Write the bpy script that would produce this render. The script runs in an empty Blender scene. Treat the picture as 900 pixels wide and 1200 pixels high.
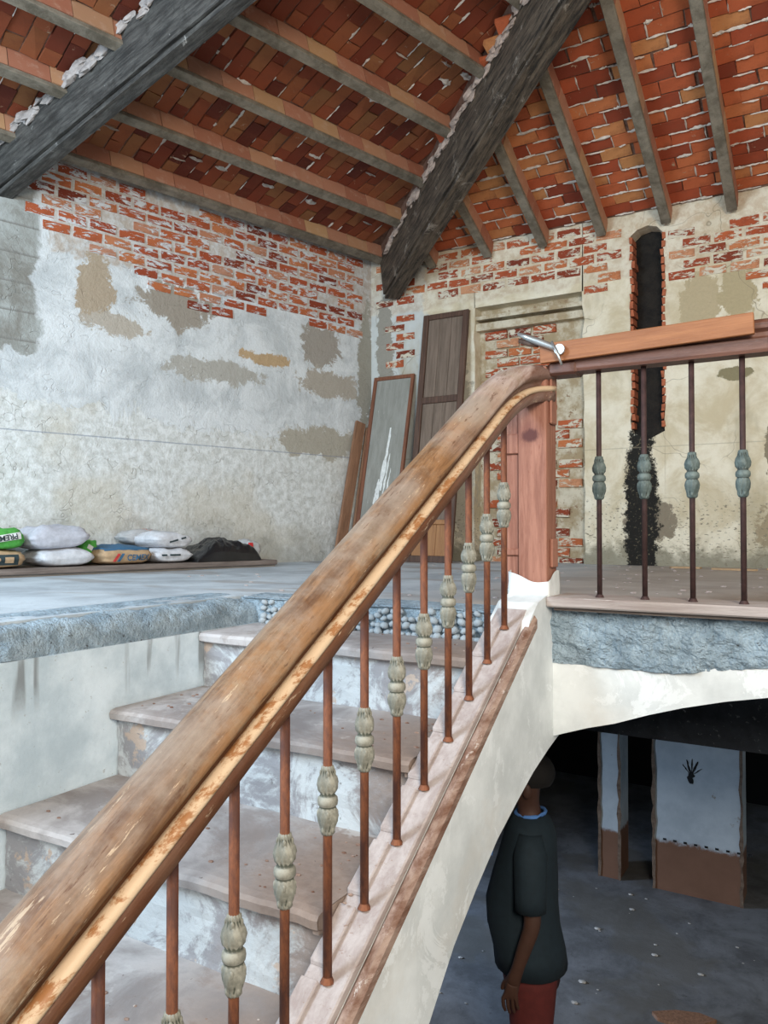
import bpy, bmesh, math, random
from mathutils import Vector, Matrix, noise
random.seed(7)
S = bpy.context.scene
COL = S.collection
PI = math.pi
V = Vector
# ------------------------------------------------------------------ camera, world, light, exposure
EZ, FPX = .30, 920.0
YAW = math.atan(550/920); PITCH = math.atan(18/920)
cd = bpy.data.cameras.new('camera'); cam = bpy.data.objects.new('camera', cd); COL.objects.link(cam)
cd.sensor_fit = 'VERTICAL'; cd.sensor_height = 36; cd.lens = FPX/1200*36; cd.clip_start = .02
cam.location = (0, 0, EZ); cam.rotation_euler = (PI/2+PITCH, 0, YAW)
S.camera = cam
S.view_settings.view_transform = 'Standard'; S.view_settings.look = 'None'
S.view_settings.gamma = 1; S.view_settings.use_curve_mapping = False
S.view_settings.exposure = 0.62
w = bpy.data.worlds.new('world'); S.world = w; w.use_nodes = True
bg = w.node_tree.nodes['Background']; bg.inputs[0].default_value = (.80, .90, 1, 1); bg.inputs[1].default_value = .42
def area(name, loc, target, sx, sy, power, col):
    l = bpy.data.lights.new(name, 'AREA'); l.shape = 'RECTANGLE'; l.size = sx; l.size_y = sy; l.energy = power; l.color = col
    o = bpy.data.objects.new(name, l); COL.objects.link(o); o.location = loc
    o.rotation_euler = (V(target)-V(loc)).to_track_quat('-Z', 'Y').to_euler(); return o
area('window_light_left', (-3.2, -1.0, 2.4), (-3.2, 4.2, .3), 1.4, 1.8, 150, (.66, .84, 1))
area('doorway_light_behind', (1.6, -1.3, 2.0), (-1.2, 6.0, 1.2), 1.2, 1.8, 150, (1, .91, .78))
area('lower_window_light', (-5.4, 3.6, -1.1), (-2.3, 4.9, -2.5), .8, .9, 17, (.52, .70, 1)).data.spread = 1.0

# ------------------------------------------------------------------ node helper
class NT:
    def __init__(s, name, rough=.85, metal=0):
        s.m = bpy.data.materials.new(name); s.m.use_nodes = True; s.t = s.m.node_tree; s.n = s.t.nodes
        s.b = s.n['Principled BSDF']; s.b.inputs['Roughness'].default_value = rough; s.b.inputs['Metallic'].default_value = metal
        tc = s.n.new('ShaderNodeTexCoord'); s.obj = tc.outputs['Object']; s.gen = tc.outputs['Generated']
        s.sx = None
    def L(s, a, b): s.t.links.new(a, b)
    def setv(s, inp, v):
        if hasattr(v, 'links') or isinstance(v, bpy.types.NodeSocket): s.L(v, inp)
        elif isinstance(v, (tuple, list)) and len(v) == 3 and inp.type == 'RGBA': inp.default_value = (*v, 1)
        else: inp.default_value = v
    def math(s, op, a, b=0, c=None, clamp=False):
        n = s.n.new('ShaderNodeMath'); n.operation = op; n.use_clamp = clamp
        s.setv(n.inputs[0], a); s.setv(n.inputs[1], b)
        if c is not None: s.setv(n.inputs[2], c)
        return n.outputs[0]
    def xyz(s):
        if not s.sx:
            n = s.n.new('ShaderNodeSeparateXYZ'); s.L(s.obj, n.inputs[0]); s.sx = n.outputs
        return s.sx
    def noise(s, scale, detail=4, rough=.6, stretch=None, vec=None, dist=0):
        n = s.n.new('ShaderNodeTexNoise'); n.inputs['Scale'].default_value = scale; n.inputs['Detail'].default_value = detail
        n.inputs['Roughness'].default_value = rough; n.inputs['Distortion'].default_value = dist
        v = vec or s.obj
        if stretch:
            mp = s.n.new('ShaderNodeMapping'); mp.inputs['Scale'].default_value = stretch[:3]
            if len(stretch) > 3:
                mr = s.n.new('ShaderNodeMapping'); mr.inputs['Rotation'].default_value = stretch[3]; s.L(v, mr.inputs[0]); v = mr.outputs[0]
            s.L(v, mp.inputs[0]); v = mp.outputs[0]
        s.L(v, n.inputs['Vector']); return n.outputs['Fac']
    def voro(s, scale, feature='DISTANCE_TO_EDGE', vec=None):
        n = s.n.new('ShaderNodeTexVoronoi'); n.feature = feature; n.inputs['Scale'].default_value = scale
        s.L(vec or s.obj, n.inputs['Vector']); return n.outputs['Distance']
    def warp(s, scale, amt):
        n = s.n.new('ShaderNodeTexNoise'); n.inputs['Scale'].default_value = scale; s.L(s.obj, n.inputs['Vector'])
        m = s.n.new('ShaderNodeVectorMath'); m.operation = 'MULTIPLY_ADD'
        s.L(n.outputs['Color'], m.inputs[0]); m.inputs[1].default_value = (amt,)*3; s.L(s.obj, m.inputs[2]); return m.outputs[0]
    def step(s, v, a, b):
        n = s.n.new('ShaderNodeMapRange'); n.interpolation_type = 'SMOOTHSTEP'; s.setv(n.inputs[0], v)
        n.inputs[1].default_value = a; n.inputs[2].default_value = b; return n.outputs[0]
    def mix(s, f, a, b):
        n = s.n.new('ShaderNodeMix'); n.data_type = 'RGBA'; s.setv(n.inputs['Factor'], f)
        s.setv(n.inputs[6], a if not isinstance(a, tuple) else (*a[:3], 1)); s.setv(n.inputs[7], b if not isinstance(b, tuple) else (*b[:3], 1)); return n.outputs[2]
    def ramp(s, f, stops):
        n = s.n.new('ShaderNodeValToRGB'); s.setv(n.inputs[0], f); e = n.color_ramp.elements
        while len(e) < len(stops): e.new(.5)
        for el, (p, c) in zip(e, stops): el.position = p; el.color = (*c, 1)
        return n.outputs[0]
    def rnd(s):
        n = s.n.new('ShaderNodeObjectInfo'); return n.outputs['Random']
    def col(s, c): s.setv(s.b.inputs['Base Color'], c if not isinstance(c, tuple) else (*c[:3], 1)); return s
    def bump(s, h, strength=.4, dist=.01):
        n = s.n.new('ShaderNodeBump'); n.inputs['Strength'].default_value = strength; n.inputs['Distance'].default_value = dist
        s.setv(n.inputs['Height'], h); s.L(n.outputs[0], s.b.inputs['Normal']); return s
    def blob(s, a, b, ca, cb, ra, rb, ns, amp=.9, soft=.08):      # irregular patch on the (a,b) plane
        u = s.math('DIVIDE', s.math('SUBTRACT', a, ca), ra); v = s.math('DIVIDE', s.math('SUBTRACT', b, cb), rb)
        d = s.math('SQRT', s.math('ADD', s.math('MULTIPLY', u, u), s.math('MULTIPLY', v, v)))
        d = s.math('ADD', d, s.math('MULTIPLY', s.math('SUBTRACT', ns, .5), amp*2))
        return s.step(d, 1+soft, 1-soft)
    def half(s, v, at, ns, amp, soft=.02):                        # 1 below 'at' with a ragged edge
        d = s.math('ADD', s.math('SUBTRACT', v, at), s.math('MULTIPLY', s.math('SUBTRACT', ns, .5), amp*2))
        return s.step(d, soft, -soft)
    def maxm(s, *a):
        r = a[0]
        for x in a[1:]: r = s.math('MAXIMUM', r, x)
        return r

# ------------------------------------------------------------------ materials
def mat_flat(name, c, rough=.8, metal=0, var=.25, sc=18, bump=.2, c2=None):
    k = NT(name, rough, metal); n = k.noise(sc, 5, .65)
    lo = c2 or tuple(x*(1-var) for x in c); hi = tuple(min(1, x*(1+var*.6)) for x in c)
    k.col(k.ramp(n, [(.3, lo), (.7, hi)])); k.bump(n, bump, .004); return k.m

def brick_mat(name, plaster, amt, pale=(.40, .20, .11), stretch=(1, 1, 1), dk=1.0):
    k = NT(name, .9); r = k.rnd()
    base = k.ramp(r, [(p_, tuple(q*dk for q in c_)) for p_, c_ in ((0, (.17, .026, .010)), (.25, (.36, .065, .022)), (.55, (.46, .11, .038)), (.8, (.52, .17, .060)), (1, pale))])
    n = k.noise(14, 5, .7); base = k.mix(k.math('MULTIPLY', k.step(n, .45, .75), .5), base, (.17, .045, .02))
    off = k.n.new('ShaderNodeVectorMath'); off.operation = 'ADD'; 
    cmb = k.n.new('ShaderNodeCombineXYZ'); k.L(k.math('MULTIPLY', r, 40), cmb.inputs[0]); k.L(k.obj, off.inputs[0]); k.L(cmb.outputs[0], off.inputs[1])
    p = k.noise(9, 6, .75, stretch=stretch, vec=off.outputs[0], dist=.6)
    cc = k.mix(k.step(p, amt, amt+.035), base, plaster); k.col(cc)
    k.bump(k.math('ADD', n, k.math('MULTIPLY', k.step(p, amt, amt+.05), .8)), .5, .006); return k.m

BR_CEIL = brick_mat('ceiling_brick_shaded', (.40, .24, .15), .64, (.42, .17, .06), dk=.56)  # left slope: same brick, darkened so its shade is in the colour
BR_CEIL2 = brick_mat('ceiling_brick_lit', (.50, .34, .22), .64, (.50, .22, .08), dk=1.05)  # back slope: same brick, brightened to paint in the strong light there
BR_LEFT = brick_mat('left_wall_brick', (.66, .67, .68), .52, (.50, .25, .16), (1, 1, 3))
BR_BACK = brick_mat('back_wall_brick', (.66, .60, .48), .515, (.58, .28, .15), (1, 1, 2.5))

def m_wall_left():
    k = NT('left_wall_plaster', .92); x, y, z = k.xyz()
    n = k.noise(3.2, 8, .68, dist=.4); nf = k.noise(16, 6, .7); fine = k.noise(55, 4, .7); big = k.noise(1.2, 3, .5)
    c = k.mix(k.step(n, .35, .62), (.56, .59, .60), (.78, .81, .82))
    c = k.mix(k.math('MULTIPLY', k.step(fine, .62, .7), .35), c, (.40, .38, .33))
    # older lime plaster lower down, with cracks
    low = k.half(z, 1.12, n, .55)
    old = k.mix(k.step(nf, .35, .65), (.60, .61, .58), (.84, .86, .85))
    old = k.mix(k.math('MULTIPLY', k.step(big, .5, .65), .5), old, (.60, .54, .42))
    wv = k.warp(4, .35)
    wv = k.warp(6, .5); cr = k.math('MULTIPLY', k.step(k.voro(4.5, vec=wv), .018, .0), k.step(k.noise(5, 3), .50, .58))
    old = k.mix(k.math('MULTIPLY', cr, .42), old, (.36, .34, .29))
    old = k.mix(k.math('MULTIPLY', k.step(k.noise(38, 3, .6, stretch=(1, 1, 2)), .68, .72), .7), old, (.25, .24, .2))
    c = k.mix(low, c, old)
    # stripped area behind the bricks: mortar
    brz = k.math('MULTIPLY', k.half(x, 3.05, n, .25), k.math('SUBTRACT', 1, k.half(z, 2.2, n, .18)))
    c = k.mix(k.math('MULTIPLY', brz, .75), c, k.mix(k.step(nf, .4, .62), (.46, .36, .27), (.63, .62, .60)))
    mixn = k.math('ADD', k.math('MULTIPLY', n, .5), k.math('MULTIPLY', k.noise(9, 8, .8, dist=.8), .5))
    def patch(c, cx, cz, rx, rz, colr, amp=2.2): return k.mix(k.blob(x, z, cx, cz, rx, rz, mixn, amp), c, k.mix(fine, tuple(q*.8 for q in colr), colr))
    for a in [(2.72, 1.98, .13, .27, (.50, .40, .29)), (2.05, 2.02, .32, .17, (.40, .35, .29)), (2.55, 1.76, .26, .10, (.56, .50, .42)),
              (1.25, 1.72, .26, .06, (.60, .42, .24)), (.62, 1.93, .22, .20, (.42, .38, .33)), (.55, 1.60, .35, .12, (.50, .45, .38)),
              (.07, 1.75, .10, .55, (.40, .38, .32)), (.6, 1.05, .5, .14, (.50, .46, .38)), (1.7, 1.55, .4, .10, (.52, .5, .45))]: c = patch(c, *a)
    cem = k.math('MULTIPLY', k.math('SUBTRACT', 1, k.half(x, 3.12, n, .18)), k.math('SUBTRACT', 1, k.half(z, 1.45, n, .35)))
    bl = k.step(k.math('FRACT', k.math('MULTIPLY', z, 5.2)), .0, .12)
    c = k.mix(k.math('MULTIPLY', cem, .95), c, k.mix(bl, (.20, .19, .17), k.mix(k.step(n, .4, .62), (.24, .23, .20), (.41, .43, .41))))
    damp = k.half(z, .24, n, .45, .15); c = k.mix(k.math('MULTIPLY', damp, .55), c, (.27, .26, .22))
    chalk = k.step(k.math('ABSOLUTE', k.math('SUBTRACT', z, .945)), .006, .002); c = k.mix(k.math('MULTIPLY', chalk, .6), c, (.20, .24, .33))
    k.col(c); k.bump(k.math('ADD', k.math('ADD', n, k.math('MULTIPLY', nf, .5)), k.math('MULTIPLY', cr, -.25)), .6, .03); return k.m
def m_wall_back():
    k = NT('back_wall_plaster', .92); x, y, z = k.xyz()
    n = k.noise(3, 8, .68, dist=.4); nf = k.noise(14, 6, .7); fine = k.noise(55, 4, .7)
    c = k.mix(k.step(n, .35, .64), (.62, .53, .36), (.84, .78, .63))
    c = k.mix(k.math('MULTIPLY', k.half(x, -3.35, n, .2), .9), c, k.mix(nf, (.48, .51, .5), (.66, .70, .70)))
    c = k.mix(k.math('MULTIPLY', k.step(k.noise(1.6, 4, .6, stretch=(1.6, 1, .6)), .52, .66), .65), c, (.43, .37, .24))
    brz = k.math('SUBTRACT', 1, k.half(z, 2.3, n, .12)); c = k.mix(k.math('MULTIPLY', brz, .6), c, k.mix(k.step(nf, .4, .6), (.50, .38, .26), (.70, .64, .52)))
    def patch(c, cx, cz, rx, rz, colr, amp=1.0): return k.mix(k.blob(x, z, cx, cz, rx, rz, nf, amp), c, k.mix(fine, tuple(q*.75 for q in colr), colr))
    for a in [(-.98, 1.98, .15, .30, (.56, .46, .29)), (-.72, 2.05, .13, .2, (.52, .43, .26)), (-2.35, 2.16, .4, .035, (.33, .22, .12)), (-.75, 1.45, .12, .05, (.30, .26, .15)),
              (-.48, .9, .06, .28, (.30, .25, .17)), (-.35, .30, .25, .2, (.42, .34, .22)), (-1.35, .35, .2, .15, (.3, .25, .18)),
              (-3.78, 1.95, .09, .55, (.36, .34, .29)), (-3.1, 1.0, .25, .9, (.58, .53, .42))]: c = patch(c, *a)
    damp = k.half(z, .16, n, .45, .1); c = k.mix(k.math('MULTIPLY', damp, .8), c, (.21, .20, .15))
    sp = k.math('MULTIPLY', k.step(k.noise(30, 3, .6, stretch=(1, 1, 2.5)), .6, .63), k.half(z, .5, nf, .3, .1)); c = k.mix(sp, c, (.25, .22, .16))
    # soot round the foot of the open chase
    so = k.blob(x, z, -1.43, .42, .13, .72, k.noise(11, 6, .8), .9); c = k.mix(so, c, k.mix(k.step(fine, .6, .66), (.012, .011, .009), (.20, .17, .11)))
    cr = k.math('MULTIPLY', k.step(k.voro(1.8, vec=k.warp(4, .3)), .008, .0), k.step(k.noise(1.7, 2), .5, .6)); c = k.mix(k.math('MULTIPLY', cr, .6), c, (.2, .16, .1))
    ln = k.step(k.math('ABSOLUTE', k.math('SUBTRACT', z, .93)), .006, .002); c = k.mix(k.math('MULTIPLY', ln, .4), c, (.32, .28, .2))
    k.col(c); k.bump(k.math('ADD', n, k.math('MULTIPLY', nf, .6)), .6, .03); return k.m
def m_niche():
    k = NT('niche_rough_plaster', .95); x, y, z = k.xyz(); n = k.noise(6, 8, .7); nf = k.noise(18, 5, .7)
    c = k.mix(k.step(n, .4, .62), (.40, .31, .19), (.66, .60, .47)); c = k.mix(k.step(nf, .58, .66), c, (.30, .20, .12))
    k.col(c); k.bump(n, .7, .03); return k.m
def m_concrete(name, a, b, spot=(.3, .3, .3), tint=None, sc=5, bump=.4):
    k = NT(name, .9); n = k.noise(sc, 8, .7, dist=.3); nf = k.noise(sc*9, 5, .7)
    c = k.mix(k.step(n, .33, .66), a, b); c = k.mix(k.math('MULTIPLY', k.step(nf, .6, .7), .5), c, spot)
    if tint: c = k.mix(k.math('MULTIPLY', k.step(k.noise(1.3, 4, .6), .5, .62), .7), c, tint)
    k.col(c); k.bump(k.math('ADD', n, nf), bump, .012); return k.m
def m_floor():
    k = NT('landing_concrete', .88); x, y, z = k.xyz(); n = k.noise(2.2, 8, .65, dist=.4); nf = k.noise(35, 5, .7)
    c = k.mix(k.step(n, .33, .66), (.38, .43, .47), (.60, .67, .72)); c = k.mix(k.math('MULTIPLY', k.step(nf, .6, .68), .45), c, (.24, .24, .24))
    rt = k.math('SUBTRACT', 1, k.half(x, -1.55, n, .6, .5))          # brown dust towards the gallery
    c = k.mix(k.math('MULTIPLY', rt, .8), c, k.mix(n, (.26, .18, .12), (.50, .44, .38)))
    c = k.mix(k.math('MULTIPLY', k.step(k.noise(1.1, 3, .5, stretch=(1, 2, 1)), .55, .62), .5), c, (.31, .27, .24))
    k.col(c); k.bump(k.math('ADD', n, nf), .4, .012); return k.m
def m_tread():
    k = NT('worn_tread', .8); n = k.noise(3.5, 8, .65, dist=.5); nf = k.noise(40, 4, .7); st = k.noise(5, 5, .6, stretch=(.5, 6, 1))
    c = k.mix(k.step(n, .35, .65), (.29, .26, .25), (.56, .53, .52)); c = k.mix(k.math('MULTIPLY', k.step(k.noise(2.4, 7, .75, dist=.5), .5, .6), .5), c, (.27, .215, .19))
    x = k.xyz()[0]; c = k.mix(k.math('MULTIPLY', k.math('SUBTRACT', 1, k.half(x, .30, n, .5, .22)), .8), c, k.mix(nf, (.14, .08, .05), (.34, .24, .18)))  # brown towards the curb: warm shadow of rail and curb painted in
    c = k.mix(k.step(nf, .69, .72), c, (.13, .10, .09)); c = k.mix(k.math('MULTIPLY', k.step(k.noise(2, 6, .7), .6, .63), .5), c, (.62, .60, .58))
    k.col(c); k.bump(k.math('ADD', n, nf), .25, .006); return k.m
def m_riser():
    k = NT('flaking_riser', .85); n = k.noise(4.5, 8, .75, dist=.6); nf = k.noise(30, 5, .7)
    c = k.mix(k.step(n, .46, .56), (.58, .62, .64), (.33, .33, .35)); x = k.xyz()[0]; c = k.mix(k.math('MULTIPLY', k.math('SUBTRACT', 1, k.half(x, .46, n, .5, .2)), .7), c, (.25, .17, .12)); c = k.mix(k.step(k.noise(7, 6, .7), .6, .64), c, (.52, .42, .35))  # brown at the curb end is the same warm shadow, painted on
    c = k.mix(k.math('MULTIPLY', k.step(nf, .64, .68), .7), c, (.19, .18, .18)); k.col(c); k.bump(k.math('ADD', n, nf), .35, .01); return k.m
def m_white_wall():
    k = NT('limewashed_plaster', .85); x, y, z = k.xyz(); n = k.noise(4, 8, .65); nf = k.noise(45, 4, .7)
    c = k.mix(k.step(n, .3, .7), (.62, .65, .65), (.84, .87, .87)); c = k.mix(k.step(nf, .68, .71), c, (.9, .9, .9))
    c = k.mix(k.math('MULTIPLY', k.step(k.noise(2.2, 6, .6), .55, .68), .3), c, (.62, .56, .48)); c = k.mix(k.math('MULTIPLY', k.step(k.noise(5, 7, .75, dist=.6), .54, .57), .5), c, (.92, .95, .96)); k.col(c); k.bump(n, .2, .01); return k.m
def m_stairside():
    k = NT('landing_side_plaster', .85); x, y, z = k.xyz(); n = k.noise(3.5, 8, .65); nf = k.noise(45, 4, .7)
    c = k.mix(k.step(n, .3, .65), (.50, .61, .68), (.76, .87, .94))
    dr = k.math('MULTIPLY', k.step(k.noise(9, 3, .5, stretch=(1, 1.4, .12)), .58, .66), k.math('SUBTRACT', 1, k.half(z, -.27, n, .15, .05)))
    c = k.mix(k.math('MULTIPLY', dr, .85), c, (.22, .24, .25)); c = k.mix(k.math('MULTIPLY', k.step(nf, .66, .7), .5), c, (.3, .3, .28))
    k.col(c); k.bump(k.math('ADD', n, nf), .3, .01); return k.m
def m_wood(name, a, b, dark=(.05, .03, .02), along=(8, 8, .6), rough=.7, wear=None, wl=.62, bump=.3, knot=False):
    k = NT(name, rough); g = k.noise(5, 6, .7, stretch=along, dist=.3); f = k.noise(18, 5, .75, stretch=(along[0]*.6, along[1]*.6, along[2]*1.5)); r = k.rnd()
    c = k.mix(k.step(g, .3, .7), a, b); c = k.mix(k.math('MULTIPLY', k.step(f, .6, .68), .6), c, dark)
    if wear: c = k.mix(k.step(k.noise(6, 6, .75, stretch=along), wl, wl+.05), c, wear)
    if knot: x, y, z = k.xyz(); c = k.mix(k.blob(x, z, .0, .56, .030, .022, f, .8, .35), c, (.07, .015, .012)); c = k.mix(k.math('MULTIPLY', k.blob(x, z, -.01, .57, .05, .04, f, .8, .5), .4), c, (.13, .03, .02))
    k.col(c); k.bump(k.math('ADD', g, f), bump, .006); return k.m
def m_handrail():
    # old timber: dusty grey where hands no longer go (upper part), varnish wear lower down
    k = NT('worn_handrail', .55); x, y, z = k.xyz(); rot = (math.atan(.62), 0, 0)
    g = k.noise(5, 7, .7, stretch=(7, .7, 7, (-math.atan(.62), 0, 0)), dist=.4); f = k.noise(11, 6, .75, stretch=(6, .8, 6, (-math.atan(.62), 0, 0)))
    low = k.mix(k.step(g, .35, .65), (.10, .04, .014), (.31, .16, .07)); up = k.mix(k.step(g, .3, .62), (.30, .18, .14), (.56, .46, .42))
    c = k.mix(k.step(k.math('ADD', y, k.math('MULTIPLY', k.noise(3, 5, .7), .8)), 1.2, 1.85), low, up)
    c = k.mix(k.math('MULTIPLY', k.step(k.noise(3.5, 7, .75), .48, .62), .45), c, (.34, .27, .19))
    wv = k.math('SUBTRACT', k.math('SUBTRACT', z, k.math('MULTIPLY', y, .615)), .748); wn = k.math('ADD', wv, k.math('MULTIPLY', k.math('SUBTRACT', k.noise(9, 6, .7), .5), .06))
    c = k.mix(k.math('MULTIPLY', k.math('MULTIPLY', k.step(wn, .108, .140), k.step(k.noise(2.6, 6, .7), .36, .62)), .85), c, k.mix(g, (.20, .145, .10), (.45, .37, .31)))
    c = k.mix(k.math('MULTIPLY', k.step(wn, .085, .070), .75), c, (.11, .035, .014))
    c = k.mix(k.math('MULTIPLY', k.step(f, .61, .66), .7), c, (.60, .46, .32)); c = k.mix(k.math('MULTIPLY', k.step(f, .42, .34), .75), c, (.10, .04, .018))
    k.col(c); k.bump(k.math('ADD', g, f), .35, .006); return k.m
def m_bead():
    k = NT('cream_bead', .5); y = k.xyz()[1]; g = k.noise(8, 7, .75, stretch=(3, .8, 3)); c = k.mix(k.step(g, .50, .6), (.68, .50, .33), (.38, .17, .065))
    k.col(c); k.bump(g, .3, .004); return k.m
def m_rust():
    k = NT('rusted_iron', .7, .15); n = k.noise(30, 5, .7, stretch=(1, 1, .35)); f = k.noise(70, 3, .7)
    c = k.mix(k.step(n, .35, .65), (.085, .030, .020), (.25, .085, .035)); c = k.mix(k.step(f, .72, .75), c, (.5, .42, .36)); k.col(c); k.bump(n, .3, .002); return k.m
def m_collar(name, a, b, crev):
    k = NT(name, .6); n = k.noise(25, 5, .7); g = k.n.new('ShaderNodeNewGeometry').outputs['Pointiness']
    c = k.mix(k.step(n, .35, .65), a, b); c = k.mix(k.step(g, .505, .47), c, crev); k.col(c); k.bump(n, .3, .003); return k.m  # crevices darkened by pointiness, their shade mixed into the colour
def m_beam():
    k = NT('tarred_timber', .8); g = k.noise(4, 7, .75, stretch=(1, 9, 9)); f = k.noise(20, 5, .75)
    c = k.mix(k.step(g, .35, .66), (.010, .007, .005), (.13, .095, .065)); c = k.mix(k.step(k.noise(5, 7, .8, dist=.5), .57, .66), c, (.26, .22, .18))
    k.col(c); k.bump(k.math('ADD', g, f), .6, .012); return k.m
def m_beam2():
    k = NT('grey_timber', .7); g = k.noise(4, 7, .75, stretch=(1, 9, 9)); f = k.noise(20, 5, .75)
    c = k.mix(k.step(g, .35, .7), (.018, .017, .016), (.115, .11, .10)); c = k.mix(k.step(k.noise(6, 7, .8, dist=.8), .64, .69), c, (.36, .35, .33)); c = k.mix(k.math('MULTIPLY', k.step(k.noise(9, 6, .7), .5, .65), .6), c, (.02, .018, .015))
    k.col(c); k.bump(k.math('ADD', g, f), .6, .012); return k.m
def m_tile():
    k = NT('terracotta_tile', .85); r = k.rnd(); n = k.noise(12, 6, .7)
    c = k.ramp(r, [(0, (.34, .125, .07)), (.4, (.42, .18, .11)), (.7, (.46, .22, .13)), (.9, (.52, .31, .15)), (1, (.34, .17, .11))])
    c = k.mix(k.math('MULTIPLY', k.step(n, .5, .75), .5), c, (.58, .40, .30)); k.col(c); k.bump(n, .4, .005); return k.m
def m_lower_wall():
    k = NT('lower_hall_wall', .9); x, y, z = k.xyz(); n = k.noise(4, 7, .7); nf = k.noise(20, 5, .7)
    c = k.mix(k.step(n, .3, .7), (.40, .44, .45), (.52, .56, .56)); c = k.mix(k.half(z, -2.12, nf, .05), c, k.mix(n, (.13, .06, .03), (.24, .12, .07)))
    c = k.mix(k.step(k.noise(3, 7, .75), .64, .67), c, (.30, .27, .22)); k.col(c); k.bump(n, .3, .01); return k.m
def m_cloth(name, c, var=.2): return mat_flat(name, c, .85, 0, var, 30, .2)
def m_rough():
    k = NT('raw_concrete_edge', .95); n = k.noise(9, 7, .75); f = k.noise(45, 5, .75); v = k.noise(90, 3, .7)
    c = k.mix(k.step(n, .35, .65), (.30, .40, .48), (.56, .70, .80)); c = k.mix(k.step(k.noise(22, 6, .8), .60, .66), c, (.10, .11, .12))
    c = k.mix(k.math('MULTIPLY', k.step(f, .58, .66), .6), c, (.24, .27, .30)); k.col(c); k.bump(k.math('ADD', n, k.math('ADD', f, v)), .9, .02); return k.m
MORT = m_concrete('ceiling_mortar', (.10, .045, .028), (.24, .14, .10), (.12, .05, .03), sc=12)
SMEAR = mat_flat('lime_smear', (.62, .55, .48), .9, 0, .3, 25, .4)
RAFTER = m_concrete('rafter_concrete', (.12, .10, .072), (.25, .215, .165), (.08, .06, .045), sc=9)
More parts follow.
